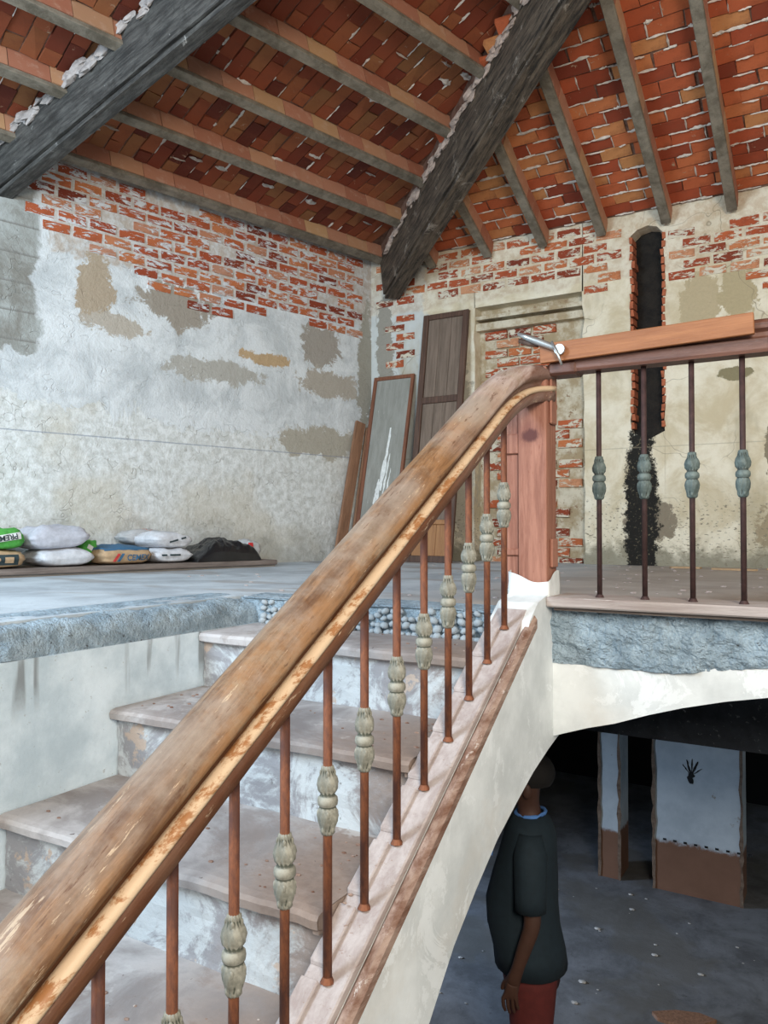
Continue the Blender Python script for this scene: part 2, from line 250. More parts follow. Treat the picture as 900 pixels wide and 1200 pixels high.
M = dict(wl=m_wall_left(), wb=m_wall_back(), niche=m_niche(), floor=m_floor(), tread=m_tread(), riser=m_riser(), white=m_white_wall(), side=m_stairside(),
    rail=m_handrail(), bead=m_bead(), rust=m_rust(), brownj=m_concrete('bare_brown_edge', (.10, .06, .035), (.22, .15, .10), sc=14), rustd=mat_flat('dark_iron', (.055, .026, .024), .7, .1, .5, 40, .3), coll=m_collar('grey_green_collar', (.19, .185, .15), (.36, .345, .285), (.075, .08, .06)),
    coll2=m_collar('dark_verdigris_collar', (.07, .095, .09), (.15, .19, .18), (.035, .045, .04)),
    beam=m_beam(), beam2=m_beam2(), tile=m_tile(), rough=m_rough(), lower=m_lower_wall(),
    darkrail=m_wood('dark_gallery_rail', (.075, .028, .018), (.17, .075, .05), (.03, .012, .008), (.5, 9, 9), .45),
    orange=m_wood('orange_board', (.24, .085, .028), (.36, .145, .055), (.30, .09, .03), (.5, 9, 9), .55, (.75, .55, .4), .72),
    post=m_wood('pink_brown_post', (.23, .085, .052), (.40, .18, .12), (.22, .06, .03), (9, 9, .7), .65, (.50, .33, .26), .66, knot=True),
    curb=m_wood('dusty_curb', (.36, .29, .27), (.52, .46, .44), (.25, .15, .10), (6, .7, 6), .8),
    curbd=m_wood('brown_mould', (.16, .07, .04), (.42, .30, .24), (.10, .04, .02), (6, 1.2, 6), .8, (.55, .47, .42), .60),
    plank=m_wood('grey_plank', (.13, .10, .085), (.27, .22, .19), (.06, .045, .04), (.5, 8, 8), .85),
    gplank=m_wood('dusty_plank', (.34, .28, .26), (.52, .46, .43), (.20, .13, .10), (.5, 8, 8), .85, (.62, .58, .55), .62),
    door=m_wood('dark_door_wood', (.060, .030, .020), (.13, .070, .045), (.03, .015, .01), (9, 9, .6), .6),
    doorp=m_wood('faded_door_panel', (.13, .095, .07), (.23, .17, .13), (.07, .045, .03), (9, 9, .5), .7),
    doorf=m_wood('reddish_frame', (.14, .05, .025), (.26, .10, .05), (.05, .02, .01), (9, 9, .6), .6),
    doorl=m_wood('orange_door_panel', (.33, .15, .06), (.44, .22, .09), (.2, .08, .03), (9, 9, .5), .65),
    grey=m_wood('grey_painted_panel', (.25, .25, .22), (.33, .33, .30), (.2, .2, .18), (5, 5, .8), .7, (.55, .55, .52), .66),
    board=m_wood('rough_board', (.20, .10, .055), (.36, .19, .11), (.10, .045, .025), (9, 9, .7), .8),
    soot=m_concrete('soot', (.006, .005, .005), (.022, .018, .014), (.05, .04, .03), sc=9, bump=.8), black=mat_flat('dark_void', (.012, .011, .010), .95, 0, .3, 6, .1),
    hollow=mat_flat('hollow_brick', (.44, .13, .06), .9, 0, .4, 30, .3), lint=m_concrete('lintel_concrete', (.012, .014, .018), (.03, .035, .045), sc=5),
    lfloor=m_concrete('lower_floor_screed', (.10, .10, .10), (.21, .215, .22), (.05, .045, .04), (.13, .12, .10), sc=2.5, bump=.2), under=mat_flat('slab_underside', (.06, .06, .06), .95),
    stone=mat_flat('river_gravel', (.42, .47, .50), .9, 0, .35, 12, .4), steel=mat_flat('galvanised_steel', (.48, .50, .50), .35, .8, .2, 20, .1),
    sackw=m_cloth('white_sack', (.66, .67, .70)), sackl=m_cloth('lavender_sack', (.55, .56, .62)), sackg=m_cloth('green_sack', (.09, .42, .07), .35), sackt=m_cloth('kraft_sack', (.50, .34, .20)),
    sackb=m_cloth('blue_print', (.05, .15, .27)), blackp=mat_flat('black_plastic', (.016, .016, .018), .32, 0, .4, 10, .6), red=m_cloth('red_print', (.62, .03, .03)), darkp=m_cloth('dark_print', (.03, .05, .055)),
    ora=m_cloth('orange_print', (.62, .20, .10)), clear=m_cloth('translucent_grey_bag', (.50, .50, .50)), redp=m_cloth('red_stripe', (.60, .05, .05)), whitep=m_cloth('white_print', (.8, .82, .8)),
    skin=mat_flat('skin', (.085, .038, .024), .6, 0, .15, 20, .1), shirt=m_cloth('navy_polo', (.013, .026, .036)), pants=m_cloth('dark_red_trousers', (.12, .018, .015)), hair=mat_flat('black_hair', (.015, .012, .01), .8),
    bluep=m_cloth('blue_trim', (.10, .25, .6)), shoe=m_cloth('dark_shoe', (.03, .025, .02)), paper=m_cloth('pale_rubble', (.50, .47, .42)))

# ------------------------------------------------------------------ builders
def tag(o, label=None, cat=None, group=None, kind=None):
    if label: o['label'] = label
    if cat: o['category'] = cat
    if group: o['group'] = group
    if kind: o['kind'] = kind
    return o
def empty(name, label, cat, loc=(0, 0, 0), mtx=None, group=None, kind=None):
    o = bpy.data.objects.new(name, None); COL.objects.link(o); o.empty_display_size = .1
    if mtx is not None: o.matrix_basis = mtx
    else: o.location = loc
    return tag(o, label, cat, group, kind)
def link(name, me, m, parent=None, mtx=None):
    o = bpy.data.objects.new(name, me); COL.objects.link(o)
    if m and not me.materials: me.materials.append(m)
    if parent: o.parent = parent
    if mtx is not None: o.matrix_basis = mtx
    return o
def fin(name, bm, m, parent=None, world=False, smooth=False, mtx=None):
    if world and parent: bm.transform(parent.matrix_basis.inverted())
    bmesh.ops.recalc_face_normals(bm, faces=bm.faces)
    me = bpy.data.meshes.new(name); bm.to_mesh(me); bm.free()
    if smooth:
        for p in me.polygons: p.use_smooth = True
    return link(name, me, m, parent, mtx)
def B(): return bmesh.new()
def box(bm, x0, x1, y0, y1, z0, z1, jit=0, mtx=None):
    vs = [bm.verts.new(V((x, y, z))+V([random.uniform(-jit, jit) for _ in range(3)])) for x in (x0, x1) for y in (y0, y1) for z in (z0, z1)]
    if mtx is not None:
        for v in vs: v.co = mtx @ v.co
    for f in ((0, 1, 3, 2), (4, 6, 7, 5), (0, 4, 5, 1), (2, 3, 7, 6), (0, 2, 6, 4), (1, 5, 7, 3)): bm.faces.new([vs[i] for i in f])
    return vs
def bevel(bm, w, seg=1): bmesh.ops.bevel(bm, geom=list(bm.edges), offset=w, segments=seg, affect='EDGES', profile=.6); return bm
def bb(*a, w=.004, jit=0, mtx=None, seg=1): bm = B(); box(bm, *a, jit=jit, mtx=mtx); bevel(bm, w, seg); return bm
def prism(bm, pts, axis, a, b):      # polygon pts extruded on axis from a to b
    def P(u, v, d): return {'x': (d, u, v), 'y': (u, d, v), 'z': (u, v, d)}[axis]
    A = [bm.verts.new(P(u, v, a)) for u, v in pts]; C = [bm.verts.new(P(u, v, b)) for u, v in pts]
    n = len(pts)
    bm.faces.new(A); bm.faces.new(C[::-1])
    for i in range(n): bm.faces.new((A[i], A[(i+1) % n], C[(i+1) % n], C[i]))
def grid(bm, f, nu, nv):
    g = [[bm.verts.new(f(i/nu, j/nv)) for j in range(nv+1)] for i in range(nu+1)]
    for i in range(nu):
        for j in range(nv): bm.faces.new((g[i][j], g[i+1][j], g[i+1][j+1], g[i][j+1]))
def tube(bm, pts, rad, n=10, cap=True):
    rs = rad if isinstance(rad, (list, tuple)) else [rad]*len(pts); rings = []
    for i, p in enumerate(pts):
        d = (V(pts[min(i+1, len(pts)-1)])-V(pts[max(i-1, 0)])).normalized(); a = d.orthogonal().normalized() if abs(d.z) < .9 else V((1, 0, 0)); a = (a-d*a.dot(d)).normalized(); b = d.cross(a)
        rings.append([bm.verts.new(V(p)+(a*math.cos(2*PI*k/n)+b*math.sin(2*PI*k/n))*rs[i]) for k in range(n)])
    for r0, r1 in zip(rings, rings[1:]):
        for k in range(n): bm.faces.new((r0[k], r0[(k+1) % n], r1[(k+1) % n], r1[k]))
    if cap: bm.faces.new(rings[0][::-1]); bm.faces.new(rings[-1])
def struct(name, bm, m, parent=None, mtx=None, smooth=False):
    o = fin(name, bm, m, parent, mtx=mtx, smooth=smooth)
    if not parent: o['kind'] = 'structure'
    return o
def mesh_of(bm, m=None):
    bmesh.ops.recalc_face_normals(bm, faces=bm.faces); me = bpy.data.meshes.new('mesh'); bm.to_mesh(me); bm.free()
    if m: me.materials.append(m)
    return me
def frame(o, x, y, z): 
    x, y, z = V(x).normalized(), V(y).normalized(), V(z).normalized()
    return Matrix(((x.x, y.x, z.x, o[0]), (x.y, y.y, z.y, o[1]), (x.z, y.z, z.z, o[2]), (0, 0, 0, 1)))
def ragged(bm, p0, p1, side, nrm, w, h, n=7):      # torn strip of mortar between p0 and p1
    p0, p1 = V(p0), V(p1); top = []; bot = []; mid = []
    for i in range(n+1):
        t = i/n; e = math.sin(PI*min(max(t, .04), .96))**.4; c = p0.lerp(p1, t)
        top.append(bm.verts.new(c+side*w*e*random.uniform(.3, 1.3))); bot.append(bm.verts.new(c-side*w*e*random.uniform(.3, 1.3))); mid.append(bm.verts.new(c+nrm*h*e*random.uniform(.5, 1.2)))
    for i in range(n):
        bm.faces.new((top[i], top[i+1], mid[i+1], mid[i])); bm.faces.new((mid[i], mid[i+1], bot[i+1], bot[i]))

PC = V((-3.93, 6.34, 0)); LD = V((.252, .968, 0)).normalized(); NL = V((.968, -.252, 0)).normalized()
WLF = frame(PC, -LD, NL, (0, 0, 1))
YB = 6.34
FZ = -2.5
XR, XK = -.97, -2.21

# ------------------------------------------------------------------ the room shell
# landing floor: L shaped slab, thin edge at the stair opening
bm = B()
prism(bm, [(-6.2, -1.2), (XK-.10, -1.2), (XK-.10, 2.66), (XR-.02, 2.72), (2.8, 2.72), (2.8, 6.6), (-6.2, 6.6)], 'z', -.12, 0)
floor = struct('floor', bm, M['floor'])
# rough broken edge of the landing, left side (rounded over)
bm = B()
def edge_left(u, v):
    y = -1.2+u*3.86; r = noise.fractal(V((y*7, v*4, 1.3)), 1, 2, 4)*.012+noise.noise(V((y*45, v*18, 2)))*.006
    if v < .5: x = XK-.30+v/.5*.22; z = .003-(v/.5)**3*.012
    else: a = (v-.5)/.5*PI/2; x = XK-.08+math.sin(a)*.07; z = -.009-(1-math.cos(a))*.105
    return V((x+r*(1 if v > .4 else 0), y, z+r*.6*(v > .1)))
grid(bm, edge_left, 330, 24); e1 = fin('rough_edge', bm, M['rough'], floor, smooth=True)
bm = B()
def edge_far(u, v):
    x = XK-.08+u*(XR+.02-XK+.08); r = noise.fractal(V((x*5, v*4, 7.3)), 1, 2, 4)*.008
    return V((x, 2.80-v*.17+r, .003+r*.5-v**3*.01))
grid(bm, edge_far, 70, 10); fin('rough_edge', bm, M['rough'], floor, smooth=True)
bm = B(); box(bm, XK-.12, XR, 2.64, 2.70, -.13, -.004); fin('gravel_bed', bm, M['rough'], floor)
# gravel showing under the landing edge: one stone each
ico = B(); bmesh.ops.create_icosphere(ico, subdivisions=1, radius=1)
for v in ico.verts: v.co *= 1+random.uniform(-.12, .12)
for f in ico.faces: f.smooth = True
stone_me = mesh_of(ico, M['stone'])
k = 0
for row in range(4):
    x = XK+.03+random.uniform(0, .02)
    while x < XR-.05:
        r = random.uniform(.013, .021)
        o = link('stone', stone_me, None, floor); o.location = (x, 2.632+random.uniform(-.006, .008)-.004*row, -.022-row*.0275+random.uniform(-.006, .006))
        o.scale = (r*1.15, r, r*random.uniform(.75, 1)); o.rotation_euler = [random.uniform(-.5, .5) for _ in range(3)]
        x += r*1.75+random.uniform(0, .006)
        if row == 0 and random.random() < .35: x += .06
        k += 1
# left wall (own frame: x along the wall from the corner, y into the room)
bm = B(); box(bm, -.1, 7.6, -.25, 0, -.12, 3.1); wall_left = struct('wall_left', bm, M['wl'], mtx=WLF)
# back wall, built round the bricked-up doorway and the chase
def jag(x, z0, z1, n, a): return [(x+random.uniform(-a, a), z0+(z1-z0)*i/n) for i in range(n+1)]
NX0, NX1, NZ = -2.86, -1.885, 2.24
ZL, ZT = 1.05, 2.64                                         # chase
CL = jag(-1.50, ZL, ZT-.03, 16, .012); CR = jag(-1.25, ZL, ZT-.05, 16, .012)
NR = jag(NX1, -.12, NZ, 20, .012); NLj = jag(NX0, -.12, NZ, 18, .008)
bm = B()
for poly in ([(-4.1, -.12)]+NLj+[(NX0, 3.1), (-4.1, 3.1)], [(NX0, NZ), (NX1, NZ), (NX1, 3.1), (NX0, 3.1)],
             NR+[(NX1, 3.1), (-1.5, 3.1), (-1.45, 2.66), (-1.5, ZT-.02)]+CL[::-1]+[(-1.5, -.12)],
             [(-1.5, 3.1), (-1.45, 2.66), (-1.37, 2.68), (-1.30, 2.66), (-1.25, 3.1)],
             [(-1.5, -.12), (-1.25, -.12), (-1.25, ZL), CR[0], (-1.37, ZL-.06), CL[0]],
             [(-1.25, -.12), (2.8, -.12), (2.8, 3.1), (-1.25, 3.1), (-1.30, 2.66)]+CR[::-1]):
    prism(bm, poly, 'y', YB, YB+.16)
wall_back = struct('wall_back', bm, M['wb'])
bm = B()
grid(bm, lambda u, v: V((NX0-.05+u*(NX1-NX0+.1), YB+.13+noise.fractal(V((u*6, v*12, 0)), 1, 2, 4)*.012, -.1+v*2.4)), 30, 60); fin('niche_infill', bm, M['niche'], wall_back, smooth=True)
bm = B(); box(bm, NX0-.02, NX1, YB+.035, YB+.13, 2.04, 2.10, .004); box(bm, NX0-.02, NX1, YB+.01, YB+.13, 2.13, 2.16, .004); fin('niche_ledge', bm, M['niche'], wall_back)
bm = B()
grid(bm, lambda u, v: V((-1.56+u*.38, YB+.15-(.10 if v < .32 else 0)*(1-v/.32 if v < .32 else 1)+noise.fractal(V((u*5, v*22, 3)), 1, 2, 4)*.02, ZL-.1+v*1.75)), 12, 70); fin('chase_back', bm, M['soot'], wall_back, smooth=True)
for s, cc in ((1, CL), (-1, CR)):                            # broken hollow-brick cells on both sides of the chase
    z = 1.08
    while z < 2.56:
        if not (1.55 < z < 1.62):
            x = cc[0][0]+s*random.uniform(-.004, .014)
            bm = B(); box(bm, x-.012, x+.012, YB-.012, YB+.12, z, z+.05, .004); fin('brick', bm, M['hollow'], wall_back)
        z += .064
# right wall, off frame
bm = B(); box(bm, 2.8, 3.0, -1.6, 6.6, FZ, 5.6); struct('wall_right', bm, M['white'])
# lower part of the building
bm = B(); box(bm, -6.2, 3.0, -2.0, 9.0, FZ-.1, FZ); lower_floor = struct('floor', bm, M['lfloor'])
bm = B()                                                     # left side of the stair: landing support
box(bm, -2.60, XK, -1.2, 2.66, FZ, -.11); box(bm, XK, XR-.05, 2.68, 2.9, -.45, -.11); struct('wall_stair_left', bm, M['side'])
bm = B(); box(bm, -6.2, 3.0, -2.0, -1.85, FZ, -.4); struct('wall_lower_front', bm, M['lower'])
bm = B(); box(bm, -.90, 2.8, -2.0, 1.95, -1.35, -1.2); struct('floor', bm, M['lfloor'])  # unseen slab below the camera, added to keep light out of the lower hall
YL = 6.36
def at_lower(px): r = (px-450)/920; return YL*(.858*r-.513)/(.513*r+.858)
bm = B()
xs = [at_lower(p) for p in (500, 660, 701, 724, 764, 866)]
for a, b, z0, z1 in ((-6.2, -4.4, FZ, -.12), (-4.4, xs[1], -.75, -.12), (xs[2], xs[3], FZ, -.12), (xs[4], xs[5], FZ, -.12), (xs[1], xs[2], -.75, -.12), (xs[3], xs[4], -.7, -.12), (xs[5], 3, -.7, -.12)):
    box(bm, a, b, YL, YL+.28, z0, z1)
wall_lower = struct('wall_lower_back', bm, M['lower'])
for xx in ((xs[2], xs[3]), (xs[4], xs[5])):  # bare brown edges beside the openings
    for x in xx:
        bm = B(); grid(bm, lambda u, v: V((x-.012+u*.022+noise.noise(V((v*30, x, u)))*.015, YL-.008, FZ+v*2.3)), 3, 40); fin('bare_jamb', bm, M['brownj'], wall_lower)
bm = B(); box(bm, -6.2, 3, 8.8, 9, FZ, 0); struct('wall_lower_far', bm, M['black'])  # near-black colour stands in for the darkness of the unlit room behind
bm = B(); box(bm, -6.3, -6.2, -2, 9, FZ, 0); struct('wall_lower_left', bm, M['black'])  # blackened as well, darkness put into the wall colour
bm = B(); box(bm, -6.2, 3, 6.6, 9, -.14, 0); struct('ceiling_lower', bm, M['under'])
bm = B(); box(bm, -2.2, 2.8, 3.62, 3.86, -.64, -.12); tag(fin('trim_1', bm, M['lint']), kind='structure')  # lintel coloured almost black, the gloom of the hall painted in
# ledge in front of the left wall under the plank
bm = B(); box(bm, 1.50, 6.5, .0, .50, 0, .014, .001); struct('trim_2', bm, M['floor'], mtx=WLF)

# ------------------------------------------------------------------ ceilings
SL = math.sqrt(1+.31**2); SB = math.sqrt(1+.44**2)
CLF = frame(PC+V((0, 0, 2.90)), -LD, NL+V((0, 0, .31)), (-LD).cross(NL+V((0, 0, .31))))
CBF = frame((0, YB, 2.80), (1, 0, 0), (0, -1, .44), (0, -.44, -1))
def hipX(y): return -3.63+(6.14-y)*1.2
def tri(bm, pts, th):
    A = [bm.verts.new(V(p)) for p in pts]; C = [bm.verts.new(V(p)+V((0, 0, th))) for p in pts]; n = len(pts)
    bm.faces.new(A); bm.faces.new(C[::-1])
    for i in range(n): bm.faces.new((A[i], A[(i+1) % n], C[(i+1) % n], C[i]))
def zb(y): return 2.80+.44*(YB-y)
def zl(x, y): return 2.90+.31*((V((x, y, 0))-PC).dot(NL))
bm = B(); tri(bm, [(-4.2, 6.6, zb(6.6)), (2.9, 6.6, zb(6.6)), (2.9, .7, zb(.7)), (hipX(4.2), 4.2, zb(4.2)), (-3.86, 6.34, zb(6.34))], .15)
ceil_back = struct('ceiling', bm, MORT)
bm = B(); q = [(-4.0, 6.7), (hipX(5), 5), (2.9, .7), (2.9, -1.2), (-6.15, -1.2)]; tri(bm, [(x, y, zl(x, y)) for x, y in q], .15)
ceil_left = struct('ceiling', bm, MORT)
def proj(P):
    v = V(P)-cam.location; fw = V((-math.sin(YAW), math.cos(YAW), 0)); rt = V((math.cos(YAW), math.sin(YAW), 0))
    cf = fw*math.cos(PITCH)+V((0, 0, math.sin(PITCH))); cu = -fw*math.sin(PITCH)+V((0, 0, math.cos(PITCH))); d = v.dot(cf)
    return (450+FPX*v.dot(rt)/d, 600-FPX*v.dot(cu)/d, d) if d > .1 else (-999, -999, 1)
def variants(n, lx, ly, lz, jit, m):
    r = []
    for i in range(n): bm = B(); box(bm, -lx/2, lx/2, -ly/2, ly/2, -lz/2, lz/2, jit); r.append(mesh_of(bm, m))
    return r
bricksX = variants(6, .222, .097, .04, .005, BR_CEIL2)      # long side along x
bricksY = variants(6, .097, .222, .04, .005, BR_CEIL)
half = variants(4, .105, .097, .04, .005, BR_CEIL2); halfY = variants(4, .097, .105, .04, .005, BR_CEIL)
def lay(ceil, F, cells, s, smear_side):
    # cells: (x, y, mesh) in frame F; the 300 that show largest are single bricks
    c = []
    for x, y, me in cells:
        p = proj(F @ V((x, y, 0))); vis = -40 < p[0] < 940 and -40 < p[1] < 700
        c.append((0 if vis else 1, p[2], x, y, me))
    c.sort(key=lambda a: a[:2]); rest = B()
    for i, (nv, d, x, y, me) in enumerate(c):
        m4 = F @ Matrix.Translation((x, y, s*(-.020+random.uniform(.006, .017)))) @ Matrix.Rotation(random.uniform(-.02, .02), 4, 'Z') @ Matrix.Rotation(random.uniform(-.03, .03), 4, 'Y')
        if i < 298: link('brick', me, None, ceil, m4)
        else:
            n0 = len(rest.verts); rest.from_mesh(me); rest.verts.ensure_lookup_table()
            for v in rest.verts[n0:]: v.co = m4 @ v.co
    if len(rest.verts): tag(fin('brickwork', rest, BR_CEIL, ceil), kind='stuff')
# back slope
RX = [-3.23-.02, -2.71, -2.21, -1.72, -1.22, -.75, -.26, .23, .72]
cells = []; sm = B(); nz = V((0, 0, 1))
xsb = [-3.75]+RX
for i in range(len(xsb)-1):
    a, b = xsb[i]+.035, xsb[i+1]-.035; row = 0; y = .03
    while y < 4.6:
        yy = YB-y/SB
        if hipX(yy) < b+.15:
            if row % 2: pos = [(a+.05, 0), (a+.22, 1), (a+.40, 0)]
            else: pos = [(a+.105, 1), (a+.335, 1)]
            for px, full in pos:
                if px-.10 > hipX(yy)-.02: cells.append((px+random.uniform(-.006, .006), y+.05, random.choice(bricksX if full else half)))
            # torn mortar along the course
            if y < 3.4:
                x = max(a, hipX(yy)+.02)
                while x < b:
                    l = random.uniform(.04, .17)
                    if random.random() < .62: ragged(sm, (x, y-.004, .012), (min(x+l, b), y-.004+random.uniform(-.006, .006), .012), V((0, 1, 0)), nz, random.choice((.006, .009, .016)), .012, 6)
                    x += l
                for px, full in pos:
                    if px > hipX(yy)+.05 and random.random() < .5: ragged(sm, (px+(.115 if full else .06), y, .012), (px+(.115 if full else .06), y+.1, .012), V((1, 0, 0)), nz, .007, .01, 4)
        y += .108; row += 1
lay(ceil_back, CBF, cells, 1, None)
sm.transform(CBF); tag(fin('torn_mortar', sm, SMEAR, ceil_back), kind='stuff')
# left slope
RO = [.12, .60, 1.07, 1.55, 2.05, 2.53, 3.0]
cells = []; sm = B(); ro = [-.25]+RO+[3.5]
for i in range(1, len(ro)-1):
    a, b = ro[i]*SL+.05, ro[i+1]*SL-.05; row = 0; t = .1+.42*ro[i]
    while t < 5.2:
        pos = [(a+.05, 0), (a+.22, 1), (a+.385, 0)] if row % 2 else [(a+.105, 1), (a+.33, 1)]
        for py, full in pos: cells.append((t+.05, py+random.uniform(-.006, .006), random.choice(bricksY if full else halfY)))
        if t < 4.2:
            yv = a
            while yv < b:
                l = random.uniform(.03, .12)
                if random.random() < .16: ragged(sm, (t-.004, yv, -.012), (t-.004, min(yv+l, b), -.012), V((1, 0, 0)), -nz, random.choice((.004, .006, .012)), .010, 5)
                yv += l
            if random.random() < .35:
                py = random.choice(pos)[0]; ragged(sm, (t-.02, py+.1, -.012), (t+.09, py+.1, -.012), V((0, 1, 0)), -nz, random.choice((.006, .02, .03)), .02, 5)
        t += .108; row += 1
lay(ceil_left, CLF, cells, -1, None)
sm.transform(CLF); tag(fin('torn_mortar', sm, SMEAR, ceil_left), kind='stuff')

# rafters: concrete with a row of terracotta tiles up each flank
ordn = ['lowest', 'second', 'third', 'fourth', 'fifth', 'sixth', 'seventh']
def rafter(name, F, s, along, pos, a0, a1, label, group, both, tl):
    e = empty(name, label, 'rafter', mtx=F, group=group)
    hw = .036
    def bx(bm, p0, p1, a, b, z0, z1, j=0):
        if along == 'x': box(bm, a, b, p0, p1, min(s*z0, s*z1), max(s*z0, s*z1), j)
        else: box(bm, p0, p1, a, b, min(s*z0, s*z1), max(s*z0, s*z1), j)
    bm = B(); n = int((a1-a0)/.25)
    bx(bm, pos-hw+.008, pos+hw-.008, a0, a1, -.03, .13)
    fin('core', bm, RAFTER, e)
    bm = B(); bx(bm, pos-hw, pos+hw, a0, a1, .128, .160); bevel(bm, .004); fin('concrete_soffit', bm, RAFTER, e)
    for sd in both:
        a = a0
        while a < a1-.03:
            l = min(tl+random.uniform(-.015, .015), a1-a); bm = B(); p = pos+sd*(hw+random.uniform(-.001, .004))
            bx(bm, min(p, p-sd*.02), max(p, p-sd*.02), a+.0025, a+l-.0025, .0, .126, .0015); fin('tile', bm, M['tile'], e); a += l
    return e
def hipT(off): return .03+.46*off
for i, o in enumerate(RO[:6]):
    lab = {0: 'lowest tile sided rafter, running along the top of the left wall', 1: 'second tile sided rafter up from the left wall on the left slope',
           2: 'third tile sided rafter up from the left wall, middle of the left slope', 3: 'fourth tile sided rafter up from the left wall, ending midway along the black hip beam',
           4: 'fifth tile sided rafter up from the left wall, high beside the black hip beam', 5: 'highest tile sided rafter of the left slope, at the top edge'}[i]
    rafter('ceiling_rafter', CLF, -1, 'x', o*SL, hipT(o)-.1, 5.3, lab, 'tile sided rafters of the left slope', (1,), .24)
labs = ['short stub rafter squeezed against the foot of the black hip beam on the back wall', 'short rafter just right of the hip beam foot, second along the back wall',
        'rafter above the bricked-up doorway, third along the back wall from the corner', 'rafter above the right edge of the bricked-up doorway, ending left of the black chase',
        'long rafter ending over the top of the black chase in the back wall', 'rightmost rafter in the photo, ending on the back wall beyond the chase', 'rafter on the back slope just past the right edge of the photo', 'second rafter on the back slope past the right edge of the photo']
for i, x in enumerate(RX[:8]):
    yh = 6.14-(x+3.63)/1.2; a1 = min((YB-yh)*SB-.16, 4.6)
    rafter('ceiling_rafter', CBF, 1, 'y', x, -.02, a1, labs[i], 'rafters of the back slope', (1,), .26)

# hip beam and cross beam
def beam(name, G1, G2, ext, h, wd, m, label):
    G1, G2 = V(G1), V(G2); d = (G2-G1).normalized(); far = d.cross(V((0, 0, 1))).normalized()
    if far.y < 0: far = -far
    up = far.cross(d); up = up if up.z > 0 else -up
    F = frame(G1-d*.12, d, far, d.cross(far)); sgn = 1 if d.cross(far).z > 0 else -1
    Ln = (G2-G1).length+ext; e = empty(name, label, 'beam', mtx=F)
    def bx(nm, y0, y1, z0, z1):
        bm = B()
        def f(u, v):
            a = v*4; k = int(a) % 4; t = a-int(a) if v < 1 else 0
            c = [(y0, z0), (y1, z0), (y1, z1), (y0, z1), (y0, z0)]; p, q = c[k], c[k+1]
            yy = p[0]+(q[0]-p[0])*t; zz = p[1]+(q[1]-p[1])*t; nn = noise.fractal(V((u*Ln*4, yy*12, zz*12)), 1, 2, 3)*.006
            return V((u*Ln, yy+nn, sgn*(zz+nn)))
        grid(bm, f, 70, 16); bmesh.ops.remove_doubles(bm, verts=bm.verts, dist=.0005); bmesh.ops.holes_fill(bm, edges=bm.edges); return fin(nm, bm, m, e)
    bx('side_face', 0, wd*.8, .03, h); bx('bottom_chord', .012, wd+.02, -.012, .016)
    return e, Ln, sgn
hb, hl, hs = beam('hip_beam', (-3.63, 6.14, 2.465), (-1.37, 4.26, 3.265), 1.6, .42, .13, M['beam'], 'black weathered hip beam rising from the corner of the two walls to the top of the photo')
cb, cl_, cs = beam('cross_beam', (-4.95, 3.06, 2.43), (-2.8, 3.08, 3.08), 2.2, .34, .085, M['beam2'], 'grey timber beam crossing the ceiling at top left with white mortar on it')
def smear_on(e, x0, x1, zt, sg, m):
    bm = B(); x = x0
    while x < x1:
        r = random.uniform(.012, .045)
        if random.random() < .25: x += random.uniform(.02, .08); continue
        n0 = len(bm.verts); bmesh.ops.create_icosphere(bm, subdivisions=2, radius=r, matrix=Matrix.Translation((x, -.005, sg*(zt+random.uniform(-.04, .03)))) @ Matrix.Diagonal((1.5, .5, 1, 1)))
        bm.verts.ensure_lookup_table()
        for v in bm.verts[n0:]: v.co += V((1, 1, 1))*noise.fractal(v.co*30, 1, 2, 4)*.03
        x += r*random.uniform(.7, 1.6)
    return tag(fin('mortar_lumps', bm, m, e), kind='stuff')
MPINK = mat_flat('pink_mortar', (.42, .33, .28), .95, 0, .4, 22, .6); MWHITE = mat_flat('white_mortar', (.42, .38, .36), .95, 0, .35, 20, .6)
smear_on(hb, .25, 3.6, .40, hs, MPINK); smear_on(cb, .1, 3.2, .33, cs, MWHITE)

# ------------------------------------------------------------------ exposed wall bricks
wbk = []
for i in range(10):
    bm = B(); box(bm, -.1, .1, -.02, .02, -.034, .034, .004); wbk.append(bm)
LB = [mesh_of(b, BR_LEFT) for b in wbk[:5]]; BB_ = [mesh_of(b, BR_BACK) for b in wbk[5:]]
def low_left(t):
    pts = [(0, 2.0), (.38, 1.97), (.8, 2.15), (1.07, 2.2), (1.5, 2.05), (1.9, 1.98), (2.3, 2.12), (2.7, 2.28), (3.05, 2.35), (3.4, 2.7)]
    for (a, za), (b, zb_) in zip(pts, pts[1:]):
        if a <= t <= b: return za+(zb_-za)*(t-a)/(b-a)
    return 9
for r in range(12):
    z = 2.78-r*.083; t = .22+(.11 if r % 2 else 0)
    while t < 3.15:
        if z > low_left(t) and random.random() < .93 and t+.1 > .15:
            o = link('brick', random.choice(LB), None, wall_left, Matrix.Translation((t, -.013+random.uniform(-.004, .001), z+random.uniform(-.004, .004))) @ Matrix.Rotation(random.uniform(-.02, .02), 4, 'Y'))
            o.scale = (random.uniform(.92, 1.02), 1, random.uniform(.85, 1.02))
        t += .222
def bb_ok(x, z):
    if x < -3.4: return (1.82 < z < 2.30 and -3.75 < x < -3.45) or z > 2.40
    if x < -2.9: return z > 2.36
    if x < -1.58: return z > 2.36-(.2 if x > -1.8 else 0) and not (-1.62 < x and False)
    if x < -1.18: return False
    if x < -.62: return z > 2.24 and z < 2.62
    return 2.0 < z < 2.62
